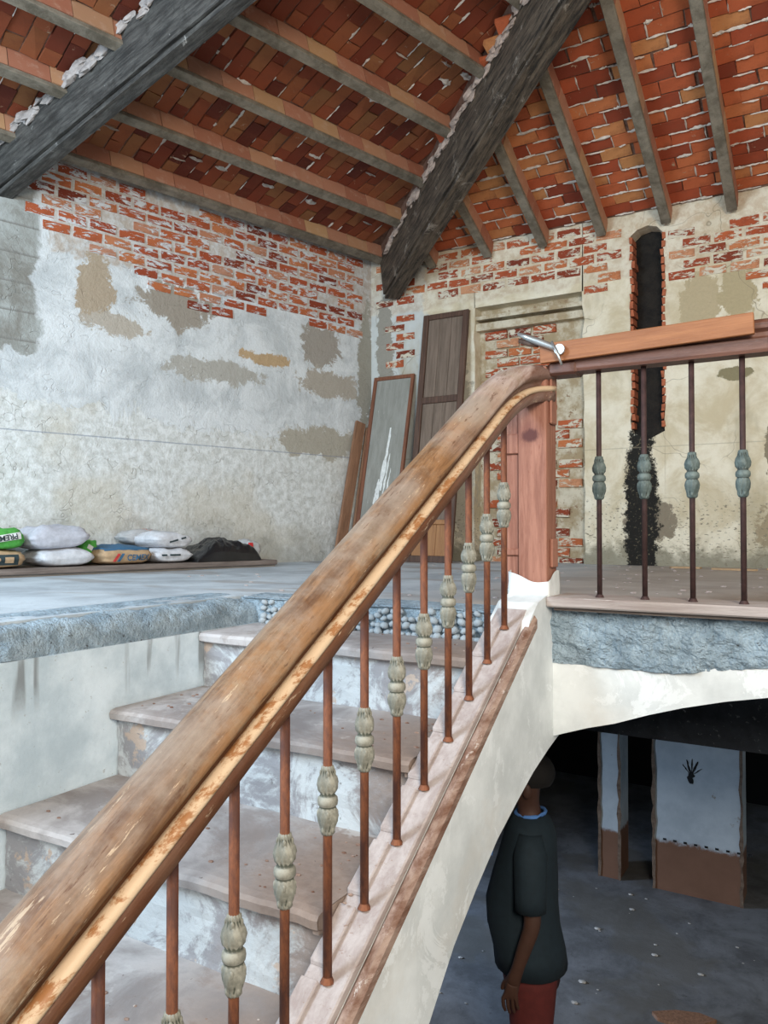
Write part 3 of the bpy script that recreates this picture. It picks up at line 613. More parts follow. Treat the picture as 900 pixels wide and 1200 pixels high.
for r in range(12):
    z = 2.74-r*.083; x = -3.78+(.11 if r % 2 else 0)
    while x < .6:
        if bb_ok(x, z) and random.random() < .9 and not (x > -1.62 and x < -1.15):
            o = link('brick', random.choice(BB_), None, wall_back, Matrix.Translation((x, YB+.012+random.uniform(0, .004), z+random.uniform(-.004, .004))) @ Matrix.Rotation(random.uniform(-.02, .02), 4, 'Y'))
            o.scale = (random.uniform(.92, 1.02), 1, random.uniform(.85, 1.02))
        x += .222
for r in range(25):                                                       # inside the niche
    z = 2.0-r*.083; x = -2.70+(.11 if r % 2 else 0)
    while x < -1.93:
        ok = (z > 1.3 and x < -2.2) or (z < 1.3 and x < -2.25) or (z < 1.2 and x > -2.16)
        if ok and random.random() < .88:
            o = link('brick', random.choice(BB_), None, wall_back, Matrix.Translation((x, YB+.125+random.uniform(0, .004), z)) @ Matrix.Rotation(random.uniform(-.02, .02), 4, 'Y'))
        x += .222

# ------------------------------------------------------------------ staircase
st = empty('staircase', 'worn concrete staircase with flaking white risers climbing to the upper landing', 'stairs', (-1.6, 1.2, FZ))
NOSE = [(2.27, -.11), (1.85, -.325), (1.43, -.56), (1.01, -.79), (.60, -1.02), (.18, -1.25), (-.24, -1.48)]
def step(i):
    y0, z = NOSE[i]; y1 = 2.66 if i == 0 else NOSE[i-1][0]+.035
    bm = B()
    def f(u, v):
        x = XK+.004+u*(XR-.063-XK)
        prof = [(y1, z-.012), (y1, z), (y1-(y1-y0)*.33, z), (y1-(y1-y0)*.66, z), (y0+.03, z), (y0+.008, z-.004), (y0, z-.014), (y0+.003, z-.034), (y0+.03, z-.044), (y0+.06, z-.044)]
        k = v*(len(prof)-1); a = int(min(k, len(prof)-2)); t = k-a; p, q = prof[a], prof[a+1]
        n = noise.fractal(V((x*3, p[0]*3+i, v*3)), 1, 2, 3)
        edge = noise.fractal(V((x*7, i*3.1, 0)), 1, 2, 4)*.010 if a >= 4 else 0
        return V((x, p[0]+(q[0]-p[0])*t+edge, p[1]+(q[1]-p[1])*t+n*.003))
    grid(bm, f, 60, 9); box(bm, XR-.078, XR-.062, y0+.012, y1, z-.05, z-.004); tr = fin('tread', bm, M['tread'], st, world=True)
    bm = B(); yr = y0+.035
    zb_ = NOSE[i+1][1] if i+1 < len(NOSE) else z-.24
    grid(bm, lambda u, v: V((XK+.004+u*(XR-.063-XK), yr+noise.fractal(V((u*6, v*3, i*2)), 1, 2, 4)*.006, z-.04+v*(zb_-z+.035))), 40, 10); fin('riser', bm, M['riser'], st, world=True)
for i in range(len(NOSE)): step(i)
bm = B()      # body of the flight
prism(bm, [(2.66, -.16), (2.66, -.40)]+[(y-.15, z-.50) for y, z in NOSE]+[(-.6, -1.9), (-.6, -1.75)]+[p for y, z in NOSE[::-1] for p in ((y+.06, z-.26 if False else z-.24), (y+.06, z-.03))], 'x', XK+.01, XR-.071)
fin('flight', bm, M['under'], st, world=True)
# plaster scraps and grit on the treads
grit = B()
for _ in range(150):
    i = random.choice((0, 1, 1, 2, 2, 3)); y0, z = NOSE[i]; x = random.uniform(XK+.05, XR-.02); y = y0+random.uniform(.04, .38); r = random.uniform(.002, .007)
    if random.random() < .6: x = XR-.02-abs(random.gauss(0, .16))
    if x < XK+.02: continue
    bmesh.ops.create_icosphere(grit, subdivisions=1, radius=r, matrix=Matrix.Translation((x, y, z+.001)) @ Matrix.Diagonal((1.3, 1, .5, 1)))
tag(fin('grit', grit, M['curbd'], st, world=True), kind='stuff')

# stringer wall: white plaster side of the flight, with the curved lower edge
bm = B()
def curbz(y): return -.668+.645*(y-1.386)
low = [(-.6, -2.2), (.6, -1.95), (1.30, -1.32), (1.50, -1.10), (1.72, -.91), (1.86, -.785), (2.00, -.695), (2.15, -.61), (2.30, -.55), (2.45, -.495), (2.60, -.455), (2.72, -.43)]
top = [(2.72, .095), (2.50, .05), (2.42, -.005), (2.40, curbz(2.40)-.03), (-.6, curbz(-.6)-.03)]
prism(bm, low+top, 'x', XR-.07, -.90)
struct('wall_stair_right', bm, M['white'])
# gallery beam: plaster arch below, raw concrete band above
arch = [(-.93, -.435), (-.865, -.41), (-.78, -.38), (-.69, -.354), (-.58, -.312), (-.474, -.277), (-.35, -.243), (-.228, -.217), (-.05, -.19), (.2, -.17), (1, -.15), (2.8, -.15)]
bm = B(); prism(bm, arch+[(2.8, -.125), (-.228, -.12), (-.525, -.165), (-.88, -.17), (-.93, -.17)], 'y', 2.65, 2.95)
gal = struct('wall_gallery', bm, M['white'])
bm = B()
def band(u, v):
    x = -.905+u*3.7; z = .03-v*(.215 if x < -.5 else .215-.05*min(1, (x+.5)/.3)); d = noise.fractal(V((x*13, z*16, 2)), 1, 2, 5)*.022+noise.noise(V((x*60, z*60, 5)))*.006
    return V((x, 2.652+.010*math.sin(v*PI)*-1-d-.008+(.03 if v > .96 else 0), z))
grid(bm, band, 420, 26); fin('raw_concrete_band', bm, M['rough'], gal, smooth=False)
bm = B(); box(bm, -.90, 2.8, 2.67, 2.95, -.13, .02); fin('concrete_core', bm, M['rough'], gal)

# ------------------------------------------------------------------ balusters with cast collars
def collar_mesh(m):
    prof = [(.080, .012), (.078, .016), (.070, .0165), (.066, .0145), (.060, .017), (.050, .0225), (.038, .0265), (.024, .0255), (.014, .019), (.010, .0215), (.006, .0265), (-.002, .028),
            (-.010, .0265), (-.014, .021), (-.018, .0235), (-.026, .026), (-.036, .0262), (-.048, .0235), (-.060, .0190), (-.068, .0170), (-.074, .0185), (-.079, .0155), (-.081, .011)]
    bm = B(); N = 48; rings = []
    prof = [(z*.92, r*.80) for z, r in prof]
    for z, r in prof:
        ring = []
        for k in range(N):
            a = 2*PI*k/N; lf = 0
            if .016 < z < .075: lf = .0040*abs(math.cos(2*a+z*16))**.6*math.sin((z-.012)*50)-.0012+.0014*math.cos(12*a+z*160)
            if -.078 < z < -.02: lf = .0040*abs(math.cos(2*a+PI/2-z*16))**.6*math.sin((-z-.016)*52)-.0012+.0014*math.cos(12*a-z*160)
            ring.append(bm.verts.new(((r+lf)*math.cos(a), (r+lf)*math.sin(a), z)))
        rings.append(ring)
    for r0, r1 in zip(rings, rings[1:]):
        for k in range(N): bm.faces.new((r0[k], r0[(k+1) % N], r1[(k+1) % N], r1[k]))
    bm.faces.new(rings[0]); bm.faces.new(rings[-1][::-1])
    for a0 in range(4):      # raised acanthus tips
        for zc, up in ((.062, 1), (.030, -1), (-.030, 1), (-.066, -1)):
            a = PI/4+a0*PI/2+(PI/4 if up < 0 else 0); R = (.019+.007*(abs(zc) < .05))*.78; zc *= .92
            bmesh.ops.create_icosphere(bm, subdivisions=2, radius=1, matrix=Matrix.Rotation(a, 4, 'Z') @ Matrix.Translation((R, 0, zc)) @ Matrix.Diagonal((.0028, .0045, .008, 1)))
    me = mesh_of(bm, m)
    for p in me.polygons: p.use_smooth = True
    return me
CM, CM2 = collar_mesh(M['coll']), collar_mesh(M['coll2'])
def baluster(parent, x, y, z0, z1, zc, cm, rad=.0100, m=None):
    bm = B(); tube(bm, [(0, 0, 0), (0, 0, z1-z0)], rad, 12); o = fin('baluster', bm, m or M['rust'], parent, smooth=True); o.location = V((x, y, z0))-parent.location
    c = link('collar', cm, None, o); c.location = (0, 0, zc); c.rotation_euler = (0, 0, random.uniform(-.4, .4))
    bm = B(); bmesh.ops.create_cone(bm, segments=12, radius1=.016, radius2=.010, depth=.012, matrix=Matrix.Translation((0, 0, .006))); fin('foot', bm, m or M['rust'], o)

# handrail profile swept along a path in the plane x = XR
def railz(y):
    if y < 2.28: return -.330+.615*(y-.76)
    z0 = -.330+.615*(2.28-.76); t = min((y-2.28)/.40, 1.15); return z0+.40*(.615*t-.615*t*t/2*.90)
path = [(y*.04-.35) for y in range(0, 66)]; path = [y for y in path if y < 2.28]+[2.28+i*.033 for i in range(0, 13)]
def sweep(prof, name, m, parent, ys, bend=False, jit=.0, cap=True):
    bm = B(); rings = []
    for i, y in enumerate(ys):
        dz = (railz(y+.01)-railz(y-.01))/.02; c = 1/math.sqrt(1+dz*dz); nv = V((0, -dz*c, c)); rx = V((1, 0, 0)); o = V((XR, y, railz(y)))
        if y > 2.48: a = min((y-2.48)/.24, 1)*.6; 
        else: a = 0
        rx = V((math.cos(a), -math.sin(a), 0)); o.x += max(0, y-2.48)**2*1.1
        rings.append([bm.verts.new(o+rx*u+nv*v+nv*noise.fractal(V((y*6, u*30, v*30)), 1, 2, 3)*jit) for u, v in prof])
    n = len(prof)
    for r0, r1 in zip(rings, rings[1:]):
        for k in range(n): bm.faces.new((r0[k], r0[(k+1) % n], r1[(k+1) % n], r1[k]))
    if cap: bm.faces.new(rings[0][::-1]); bm.faces.new(rings[-1])
    return fin(name, bm, m, parent, world=True, smooth=True)
sr = empty('stair_railing', 'broad worn moulded timber handrail on rusted iron balusters beside the stairs', 'railing', (XR, 1.0, -.93))
capP = [(-.040, .046), (-.056, .056), (-.066, .074), (-.066, .094), (-.056, .112), (-.036, .126), (-.012, .132), (.012, .130), (.032, .121), (.047, .106), (.054, .094), (.052, .084), (.042, .077), (.030, .072), (.026, .062), (.028, .050)]
baseP = [(-.030, 0), (.040, 0), (.046, .004), (.047, .030), (.042, .034), (.034, .050), (-.036, .050), (-.036, .027)]
beadP = [(.020, .033), (.041, .0335), (.049, .037), (.052, .044), (.049, .051), (.041, .055), (.020, .054)]
sweep(capP, 'rail_cap', M['rail'], sr, path, jit=.0015); sweep(baseP, 'rail_base', M['rail'], sr, path); sweep(beadP, 'rail_bead', M['bead'], sr, path)
sr.children[-1]['label'] = 'cream coloured bead moulding'
YBAL = [2.379, 2.241, 2.107, 1.970, 1.827, 1.684, 1.535, 1.388, 1.241, 1.093, .943, .795, .64]
for i, y in enumerate(YBAL): baluster(sr, XR, y, curbz(y), railz(y)+.01, .385 if i else .40, CM)
# curb board, moulding and fillers
def slope_box(name, m, x0, x1, ya, yb, z0, z1, parent, w=.004):
    bm = B(); vs = []
    for x in (x0, x1):
        for y in (ya, yb):
            for z in (z0, z1): vs.append(bm.verts.new((x, y, curbz(y)+z)))
    for f in ((0, 1, 3, 2), (4, 6, 7, 5), (0, 4, 5, 1), (2, 3, 7, 6), (0, 2, 6, 4), (1, 5, 7, 3)): bm.faces.new([vs[i] for i in f])
    bevel(bm, w); return fin(name, bm, m, parent, world=True)
slope_box('curb_board', M['curb'], XR-.062, XR+.045, -.4, 2.47, -.030, .0, sr)
slope_box('curb_moulding', M['curbd'], XR+.047, XR+.082, -.4, 2.47, -.065, -.014, sr, .010)['label'] = 'flaking brown moulding strip'
for a, b in zip(YBAL[1:], YBAL): slope_box('filler_strip', M['curb'], XR-.060, XR-.014, a+.018, b-.012, 0, .014, sr, .003)
# newel post
nx, ny = -.965, 2.66
npst = empty('newel_post', 'reddish brown square timber newel post at the head of the stairs', 'post', (nx, ny, .06))
bm = bb(-.045, .060, -.055, .050, 0, .80, w=.008, seg=2); fin('post_shaft', bm, M['post'], npst)
bm = bb(-.098, -.047, -.035, .040, .02, .79, w=.006); fin('pilaster', bm, M['post'], npst)
bm = bb(-.104, -.044, -.045, .048, .14, .165, w=.004); fin('pilaster_moulding', bm, M['post'], npst)
bm = bb(.060, .072, -.03, .03, .10, .20, w=.004); fin('side_bracket', bm, M['post'], npst)
bm = bb(.060, .070, -.03, .03, .60, .79, w=.004); fin('side_bracket', bm, M['post'], npst)
bm = bb(-.100, -.046, -.046, -.034, .50, .57, w=.003); fin('patch_piece', bm, M['post'], npst)
bm = B()
def plast(u, v):
    a = u*2*PI; z = -.02+v*.09; e = .064-.002*v+noise.fractal(V((math.cos(a)*2, math.sin(a)*2, v*2)), 1, 2, 3)*.003
    c, s_ = math.cos(a), math.sin(a); q = max(abs(c), abs(s_)); return V((.0+c/q*(e+.01)-.005, s_/q*e, z+(.02*v*math.sin(a*2+.7))))
grid(bm, plast, 40, 6); fin('plaster_foot', bm, M['white'], npst, smooth=True)
# gallery railing
gr = empty('gallery_railing', 'dark timber rail on iron balusters along the edge of the upper gallery', 'railing', (0, 2.65, .02))
bm = B()
gp = [(-.036, .83), (.036, .83), (.040, .84), (.040, .872), (.030, .880), (.030, .892), (.044, .902), (.046, .918), (.030, .932), (-.03, .934), (-.046, .918), (-.044, .902), (-.030, .892), (-.030, .880), (-.040, .872), (-.040, .84)]
xs_ = [-.86+i*.12 for i in range(31)]; rings = [[bm.verts.new((x, 2.65-u, v+.006*max(0, -.6-x)*0)) for u, v in gp] for x in xs_]
for r0, r1 in zip(rings, rings[1:]):
    for k in range(len(gp)): bm.faces.new((r0[k], r0[(k+1) % 16], r1[(k+1) % 16], r1[k]))
bm.faces.new(rings[0]); bm.faces.new(rings[-1][::-1]); fin('top_rail', bm, M['darkrail'], gr, world=True)
bm = bb(-.90, -.80, 2.604, 2.696, .822, .868, w=.008); fin('joint_block', bm, M['darkrail'], gr, world=True)
bm = B(); box(bm, -.90, 2.78, 2.575, 2.78, .030, .062, .002); bevel(bm, .005); fin('base_plank', bm, M['gplank'], gr, world=True)
bm = B(); box(bm, -.88, 2.78, 2.60, 2.76, .018, .032); fin('base_batten', bm, M['plank'], gr, world=True)
for i in range(22):
    x = -.738+i*.1487
    baluster(gr, x, 2.655, .062, .84, .405, CM2, .0088, M['rustd'])
# orange board and the clamp that holds it
ob = tag(fin('clamped_board', bb(-.335, .335, -.009, .009, -.033, .033, w=.002), M['orange']), 'orange stained flat board clamped along the face of the gallery rail', 'board')
ob.location = (-.585, 2.590, .905); ob.rotation_euler = (0, -.028, 0)
ck = empty('spring_clamp', 'grey metal clamp gripping the left end of the orange board', 'clamp', (-.905, 2.572, .930))
bm = B(); tube(bm, [(-.085, -.01, .040), (-.05, -.008, .022), (-.02, -.004, .008), (.030, 0, -.016), (.062, 0, -.034)], [.006, .011, .013, .011, .009], 10); fin('upper_jaw', bm, M['steel'], ck, smooth=True)
bm = B(); tube(bm, [(-.090, .015, .022), (-.05, .012, .006), (-.02, .010, -.002)], [.008, .011, .009], 10); fin('handle_grip', bm, M['door'], ck, smooth=True)
bm = B(); bmesh.ops.create_cone(bm, segments=16, radius1=.018, radius2=.018, depth=.012, cap_ends=True, matrix=Matrix.Translation((.060, -.004, -.030)) @ Matrix.Rotation(PI/2, 4, 'X')); fin('pivot_disc', bm, M['steel'], ck)
bm = B(); tube(bm, [(.035, -.012, -.002), (.058, -.014, -.05), (.070, -.013, -.085)], .0045, 8); fin('screw_bar', bm, M['steel'], ck, smooth=True)

# ------------------------------------------------------------------ leaning doors and boards
def lean(name, label, cat, x, y0, z_top, w, tilt_y, group=None, roll=0):
    e = empty(name, label, cat, group=group); e.location = (x, y0, 0); e.rotation_euler = (-math.asin((6.30-y0)/z_top), roll, 0); return e
e = lean('leaning_door', 'tall dark wooden door leaf leaning on the back wall left of the bricked-up doorway', 'door leaf', -3.12, 5.93, 2.27, .44, 0)
Wd, Hd = .225, 2.26
for nm, a in (('stile', (-Wd, -Wd+.055, 0, .035, 0, Hd)), ('stile', (Wd-.055, Wd, 0, .035, 0, Hd)), ('rail', (-Wd+.055, Wd-.055, .002, .033, Hd-.05, Hd)), ('rail', (-Wd+.055, Wd-.055, .002, .033, 1.42, 1.48)),
              ('rail', (-Wd+.055, Wd-.055, .002, .033, .92, .97)), ('rail', (-Wd+.055, Wd-.055, .002, .033, 0, .06))):
    fin(nm, bb(*a, w=.004), M['door'], e)
o = fin('rail', bb(-Wd+.055, Wd-.055, -.004, .033, .33, .37, w=.004), M['doorl'], e)
for z0, z1, m in ((1.48, Hd-.05, 'doorp'), (.97, 1.42, 'doorp'), (.37, .92, 'doorp'), (.06, .33, 'doorl')):
    for k in range(3):
        a = -Wd+.055+k*.1133; fin('panel_board', bb(a+.001, a+.1123, .016, .026, z0, z1, w=.002), M[m], e)
e = lean('framed_panel', 'narrow wood framed panel with grey painted infill leaning left of the tall dark door', 'panel', -3.66, 5.90, 1.76, .42, 0)
Wp, Hp = .215, 1.76
for nm, a in (('stile', (-Wp, -Wp+.035, 0, .03, 0, Hp)), ('stile', (Wp-.03, Wp, 0, .03, 0, Hp)), ('rail', (-Wp+.035, Wp-.03, 0, .03, Hp-.035, Hp)), ('rail', (-Wp+.035, Wp-.03, 0, .03, .30, .36)), ('rail', (-Wp+.035, Wp-.03, 0, .03, 0, .06))):
    fin(nm, bb(*a, w=.003), M['doorf'], e)
fin('grey_infill', bb(-Wp+.035, Wp-.03, .012, .02, .36, Hp-.035, w=.001), M['grey'], e); fin('lower_infill', bb(-Wp+.035, Wp-.03, .012, .02, .06, .30, w=.001), M['grey'], e)
bm = B()
for i, (x, z, h, r) in enumerate(((.03, .95, .30, .018), (.055, .80, .20, .012), (.00, .72, .22, .014), (-.03, .62, .14, .014), (.08, .66, .20, .010))): ragged(bm, (x-.03, .011, z-h), (x, .011, z+h), V((1, 0, 0)), V((0, -1, 0)), r, .001, 14)
fin('paint_smear', bm, M['whitep'], e)
def plank_lean(label, t, foot_off, ztop, w, th, m, dx):
    foot = WLF @ V((t, foot_off, 0)); topp = WLF @ V((t-dx, .03, ztop)); d = (topp-foot); L_ = d.length
    z = d.normalized(); x = (LD-z*LD.dot(z)).normalized(); e = fin('leaning_board', bb(-w/2, w/2, -th/2, th/2, 0, L_, w=.003, jit=.002), m, mtx=frame(foot+V((0, 0, .01)), x, z.cross(x), z))
    return tag(e, label, 'board')
plank_lean('wider rough brown board leaning on the left wall by the framed panel', .53, .13, 1.27, .11, .03, M['board'], .36)
plank_lean('narrower rough board leaning in the corner between the wider board and the framed panel', .40, .16, 1.22, .06, .025, M['board'], .335)

# ------------------------------------------------------------------ sacks on the plank
pl = tag(fin('floor_plank', bb(1.50, 6.4, .06, .53, .015, .052, w=.004), M['plank'], mtx=WLF), 'long grey plank lying along the foot of the left wall under the sacks', 'plank')
BODY = {}
def sack_bm(lx, ly, lz, seed, pinch=.25, sag=.10, bx=.80):
    bm = B(); bmesh.ops.create_cube(bm, size=2); bmesh.ops.subdivide_edges(bm, edges=bm.edges, cuts=9, use_grid_fill=True)
    for v in bm.verts:
        x, y, z = v.co; rr = max(abs(x), abs(y)); 
        ex = abs(x)**3.2; ey = abs(y)**3.2
        prof = (1-bx*ex)**.5*(1-.45*ey)**.5
        zz = z*prof; s_ = 1-.08*abs(z)
        n = noise.fractal(V((x*1.6+seed, y*1.6, z*1.6)), 1, 2, 4)
        wr = .5*noise.noise(V((x*5+seed, y*2.2, z*5)))
        cx = math.copysign(abs(x)**.9, x)*s_*(1-.07*y*y); cy = math.copysign(abs(y)**.9, y)*s_*(1-pinch*.25*abs(x)**6)
        v.co = V((cx*lx/2*(1+.04*n), cy*ly/2*(1+.04*n), lz/2+zz*lz/2+(n*.09+wr*.07)*lz*(.3+max(z, 0))))
        v.co.z = max(v.co.z, .0)
    return bm
def sack(name, label, t, off, z, lx, ly, lz, m, cat='sack', rot=0, seed=0, tilt=(0, 0), bx=.80):
    m4 = WLF @ Matrix.Translation((t, off, z)) @ Matrix.Rotation(rot, 4, 'Z') @ Matrix.Rotation(tilt[0], 4, 'X') @ Matrix.Rotation(tilt[1], 4, 'Y')
    e = empty(name, label, cat, mtx=m4, group='sacks along the left wall'); b = fin('sack_body', sack_bm(lx, ly, lz, seed, bx=bx), m, e, smooth=True); BODY[e.name] = b; return e
ZP = .053
def patch(e, name, u0, u1, v0, v1, y, m, lz, sl=0, rows=(8, 3), bulge=.015, top=False):
    bm = B(); grid(bm, lambda u, v: V((u0+(u1-u0)*u+sl*v, y+bulge*(1-(2*v-1)**2)*0-.0, v0+(v1-v0)*v)), *rows); return fin(name, bm, m, e)
def wrap(e, bname, u0, u1, v0, v1, m, shape=None, off=.003, n=(26, 10)):
    # print on the side that faces the room: take points of the body surface
    me = BODY[e.name].data
    bt = bmesh.new(); bt.from_mesh(me); from mathutils.bvhtree import BVHTree; tr = BVHTree.FromBMesh(bt)
    bm = B()
    def f(a, b):
        x = u0+(u1-u0)*a; z = v0+(v1-v0)*b
        if shape: x, z = shape(x, z, a, b)
        h = tr.ray_cast(V((x, 1.0, z)), V((0, -1, 0)))
        return (h[0] if h[0] else V((x, .1, z)))+V((0, off, 0))
    grid(bm, f, *n); bt.free(); return fin(bname, bm, m, e)
def text_on(e, body_text, size, cx, cz, m, rot=0, off=.006, flip=False, sx=1):
    cu = bpy.data.curves.new('lettering', 'FONT'); cu.body = body_text; cu.size = size; cu.align_x = 'CENTER'; cu.align_y = 'CENTER'; cu.extrude = 0; cu.offset = size*.02
    t = bpy.data.objects.new('tmp', cu); COL.objects.link(t); dg = bpy.context.evaluated_depsgraph_get(); dg.update(); me0 = bpy.data.meshes.new_from_object(t.evaluated_get(dg)); bpy.data.objects.remove(t)
    bm = B(); bm.from_mesh(me0); bmesh.ops.triangulate(bm, faces=bm.faces); bmesh.ops.subdivide_edges(bm, edges=bm.edges, cuts=1)
    bt = bmesh.new(); bt.from_mesh(BODY[e.name].data); from mathutils.bvhtree import BVHTree; tr = BVHTree.FromBMesh(bt); c, s_ = math.cos(rot), math.sin(rot)
    for v in bm.verts:
        x, z = v.co.x*sx, v.co.y
        x, z = x*c-z*s_, x*s_+z*c
        X, Z = cx-x, cz+z                      # the reader stands on the +y side
        h = tr.ray_cast(V((X, 1, Z)), V((0, -1, 0))); v.co = (h[0] if h[0] else V((X, .1, Z)))+V((0, off, 0))
    bt.free(); return fin('lettering', bm, m, e)
# positions: t along the wall; larger t is further left in the picture
e = sack('cement_sack', 'tan paper cement sack with blue top and lettering in the middle of the row', 2.70, .30, ZP, .36, .42, .125, M['sackt'], seed=1, bx=.35)
bm = sack_bm(.36, .42, .125, 1, bx=.35); bmesh.ops.delete(bm, geom=[v for v in bm.verts if v.co.z < .088], context='VERTS')
for v in bm.verts: v.co.z += .002; v.co.y *= 1.006; v.co.x *= 1.006
fin('blue_top', bm, M['sackb'], e, smooth=True)
text_on(e, 'CEMEX', .055, -.065, .045, M['sackb'], sx=.88)
for dx, m in ((.085, M['redp']), (.055, M['sackb'])): wrap(e, 'logo_stripe', dx-.010, dx+.010, .022, .075, m, shape=lambda x, z, a, b: (x-(z-.048)*.55, z), off=.006, n=(3, 8))
e = sack('white_sack', 'white sack with two black dashes directly on the plank right of the tan cement sack', 2.35, .30, ZP, .30, .40, .105, M['sackw'], seed=2)
for a, b in ((.065, .105), (-.035, .045)): wrap(e, 'black_dash', a-.0, b-.0, .050, .062, M['darkp'], n=(6, 2), off=.005)
e = sack('white_sack', 'white sack with slanted black dashes lying on top of another white sack', 2.36, .29, ZP+.100, .32, .38, .115, M['sackw'], seed=3, rot=.1, tilt=(0, -.04))
for a, b in ((-.02, .05), (-.085, -.045)): wrap(e, 'black_dash', a, b, .045, .057, M['darkp'], shape=lambda x, z, p, q: (x, z+(-x)*.28+.005), n=(6, 2), off=.005)
e = sack('printed_bag', 'crumpled grey bag with orange print behind the upper white sack', 2.42, .13, ZP+.125, .34, .20, .105, M['clear'], seed=4); bm = sack_bm(.22, .18, .1, 4); bmesh.ops.delete(bm, geom=[v for v in bm.verts if v.co.z < .062], context='VERTS')
for v in bm.verts: v.co += V((-.01, 0, .006))
fin('orange_print', bm, M['ora'], e, smooth=True)
e = sack('white_sack', 'plain pale sack on the plank beneath the larger lavender grey sack', 3.10, .31, ZP, .36, .42, .115, M['sackw'], seed=5)
e = sack('grey_sack', 'plump lavender grey sack lying on top of the plain pale sack', 3.14, .30, ZP+.108, .40, .42, .150, M['sackl'], seed=6, tilt=(0, .05))
e = sack('green_sack', 'green sack slumped on its side between the pale sacks and the tan cement sack', 2.93, .18, ZP+.02, .15, .30, .16, M['sackg'], seed=7, tilt=(0, -.55)); wrap(e, 'white_mark', -.01, .03, .09, .12, M['whitep'], n=(4, 3))
e = sack('green_sack', 'bright green sack with white lettered band at the left edge of the row', 3.58, .31, ZP+.108, .46, .42, .135, M['sackg'], seed=8, bx=.45)
wrap(e, 'white_band', -.19, .21, .040, .082, M['whitep'], shape=lambda x, z, a, b: (x, z-(x)*.16), off=.005); text_on(e, 'PREMIUM', .046, -.075, .074, M['darkp'], rot=PI+.16, off=.009, sx=1.0)
e = sack('brown_sack', 'brown paper sack with dark printed panel under the bright green sack', 3.56, .31, ZP, .42, .42, .112, M['sackt'], seed=9, bx=.35)
wrap(e, 'dark_panel', -.155, .19, .022, .085, M['darkp'], off=.004); wrap(e, 'tan_square', -.125, -.075, .035, .070, M['sackt'], off=.008, n=(4, 4)); wrap(e, 'tan_flourish', -.05, .17, .035, .078, M['sackt'], shape=lambda x, z, a, b: (x, .055+(z-.055)*(.35+.65*abs(math.sin(a*9)))), off=.008)
# black plastic
e = empty('black_plastic_sheet', 'crumpled heap of shiny black plastic at the right end of the plank', 'plastic sheet', mtx=WLF @ Matrix.Translation((1.92, .30, ZP)))
bm = B()
def heap(u, v):
    x = (u-.5)*.56; y = (v-.5)*.46; r = max(0, 1-(abs(u-.5)*2)**3)*max(0, 1-(abs(v-.5)*2)**4)
    h = .15*r**.5*(1+.35*noise.fractal(V((x*5, y*5, 4)), 1, 2, 5)); h *= 1.08-.55*max(0, (x-.02)/.3)
    cre = abs(noise.noise(V((x*14, y*9, 2))))*.035; return V((x+.02*noise.noise(V((y*9, 0, x*4))), y, max(.002, h-cre*r)))
grid(bm, heap, 60, 40)
fin('sheet', bm, M['blackp'], e)
e = sack('red_white_bag', 'small clear and red bag tucked against the right end of the black plastic', 1.60, .26, ZP, .13, .24, .15, M['clear'], seed=11, cat='bag'); wrap(e, 'red_print', .02, .055, .03, .13, M['red'], n=(4, 6), off=.006)

# ------------------------------------------------------------------ debris
def shard(name, label, cat, loc, lx, ly, lz, m, rot=0, group=None):
    bm = B(); n = 7; pts = [(math.cos(2*PI*i/n)*lx/2*random.uniform(.7, 1.1), math.sin(2*PI*i/n)*ly/2*random.uniform(.7, 1.1)) for i in range(n)]; prism(bm, pts, 'z', 0, lz)
    o = tag(fin(name, bm, m), label, cat, group); o.location = loc; o.rotation_euler = (0, 0, rot); return o
for x, y, l, r, lab in ((-1.05, 6.05, .30, .1, 'thin pale plaster flake lying on the gallery floor at the foot of the black chase'), (-.72, 5.95, .42, -.15, 'long pale plaster flake on the gallery floor right of the chase'), (-.45, 6.1, .2, .3, 'small plaster flake on the gallery floor at the right edge of the photo')):
    shard('plaster_flake', lab, 'plaster flake', (x, y, .001), l, .10, .012, M['sackt'], r)
rub = B()
for _ in range(70):
    x, y = random.uniform(-2.6, -.2), random.uniform(3.6, 6.2); r = random.uniform(.003, .009)*random.choice((1, 1, 2.2)); bmesh.ops.create_icosphere(rub, subdivisions=1, radius=r, matrix=Matrix.Translation((x, y, FZ+.004)) @ Matrix.Diagonal((1.6, 1, .4, 1)))
tag(fin('floor_rubble', rub, M['paper']), 'scattered small pale rubble over the lower hall floor', 'rubble', kind='stuff')
rub = B()
for _ in range(160):
    x, y = random.uniform(-3.6, -.2), random.uniform(2.9, 6.2); r = random.uniform(.004, .011)
    if x < -2.3 and random.random() < .5: continue
    bmesh.ops.create_icosphere(rub, subdivisions=1, radius=r, matrix=Matrix.Translation((x, y, .002)) @ Matrix.Diagonal((1.6, 1, .5, 1)))
tag(fin('landing_grit', rub, M['curb']), 'loose grit scattered over the upper landing floor', 'grit', kind='stuff')
hx = at_lower(808); hz = -1.60
bm = B()
for i, (a, l) in enumerate(((-.55, .07), (-.22, .10), (.05, .11), (.32, .10), (.75, .06))):
    ragged(bm, (hx+.03*math.sin(a), YL-.002, hz+.03), (hx+(.05+l)*math.sin(a), YL-.002, hz+.03+l*math.cos(a)), V((1, 0, 0)), V((0, -1, 0)), .008, .001, 5)
ragged(bm, (hx, YL-.002, hz-.05), (hx, YL-.002, hz+.04), V((1, 0, 0)), V((0, -1, 0)), .03, .001, 6)
fin('hand_print', bm, M['black'], wall_lower)
for i in range(9):
    bm = B(); x = xs[4]+.08+i*.075; box(bm, x-.012, x+.012, YL-.003, YL+.01, -2.115-.0*i, -2.10); fin('nail_hole', bm, M['black'], wall_lower)
shard('light_leak_shard', 'white shard standing in for light leaking by the dark opening in the lower hall', 'light spot', (-2.35, 6.05, FZ), .22, .12, .05, M['whitep'], .3)  # white piece added in place of light leaking under a door
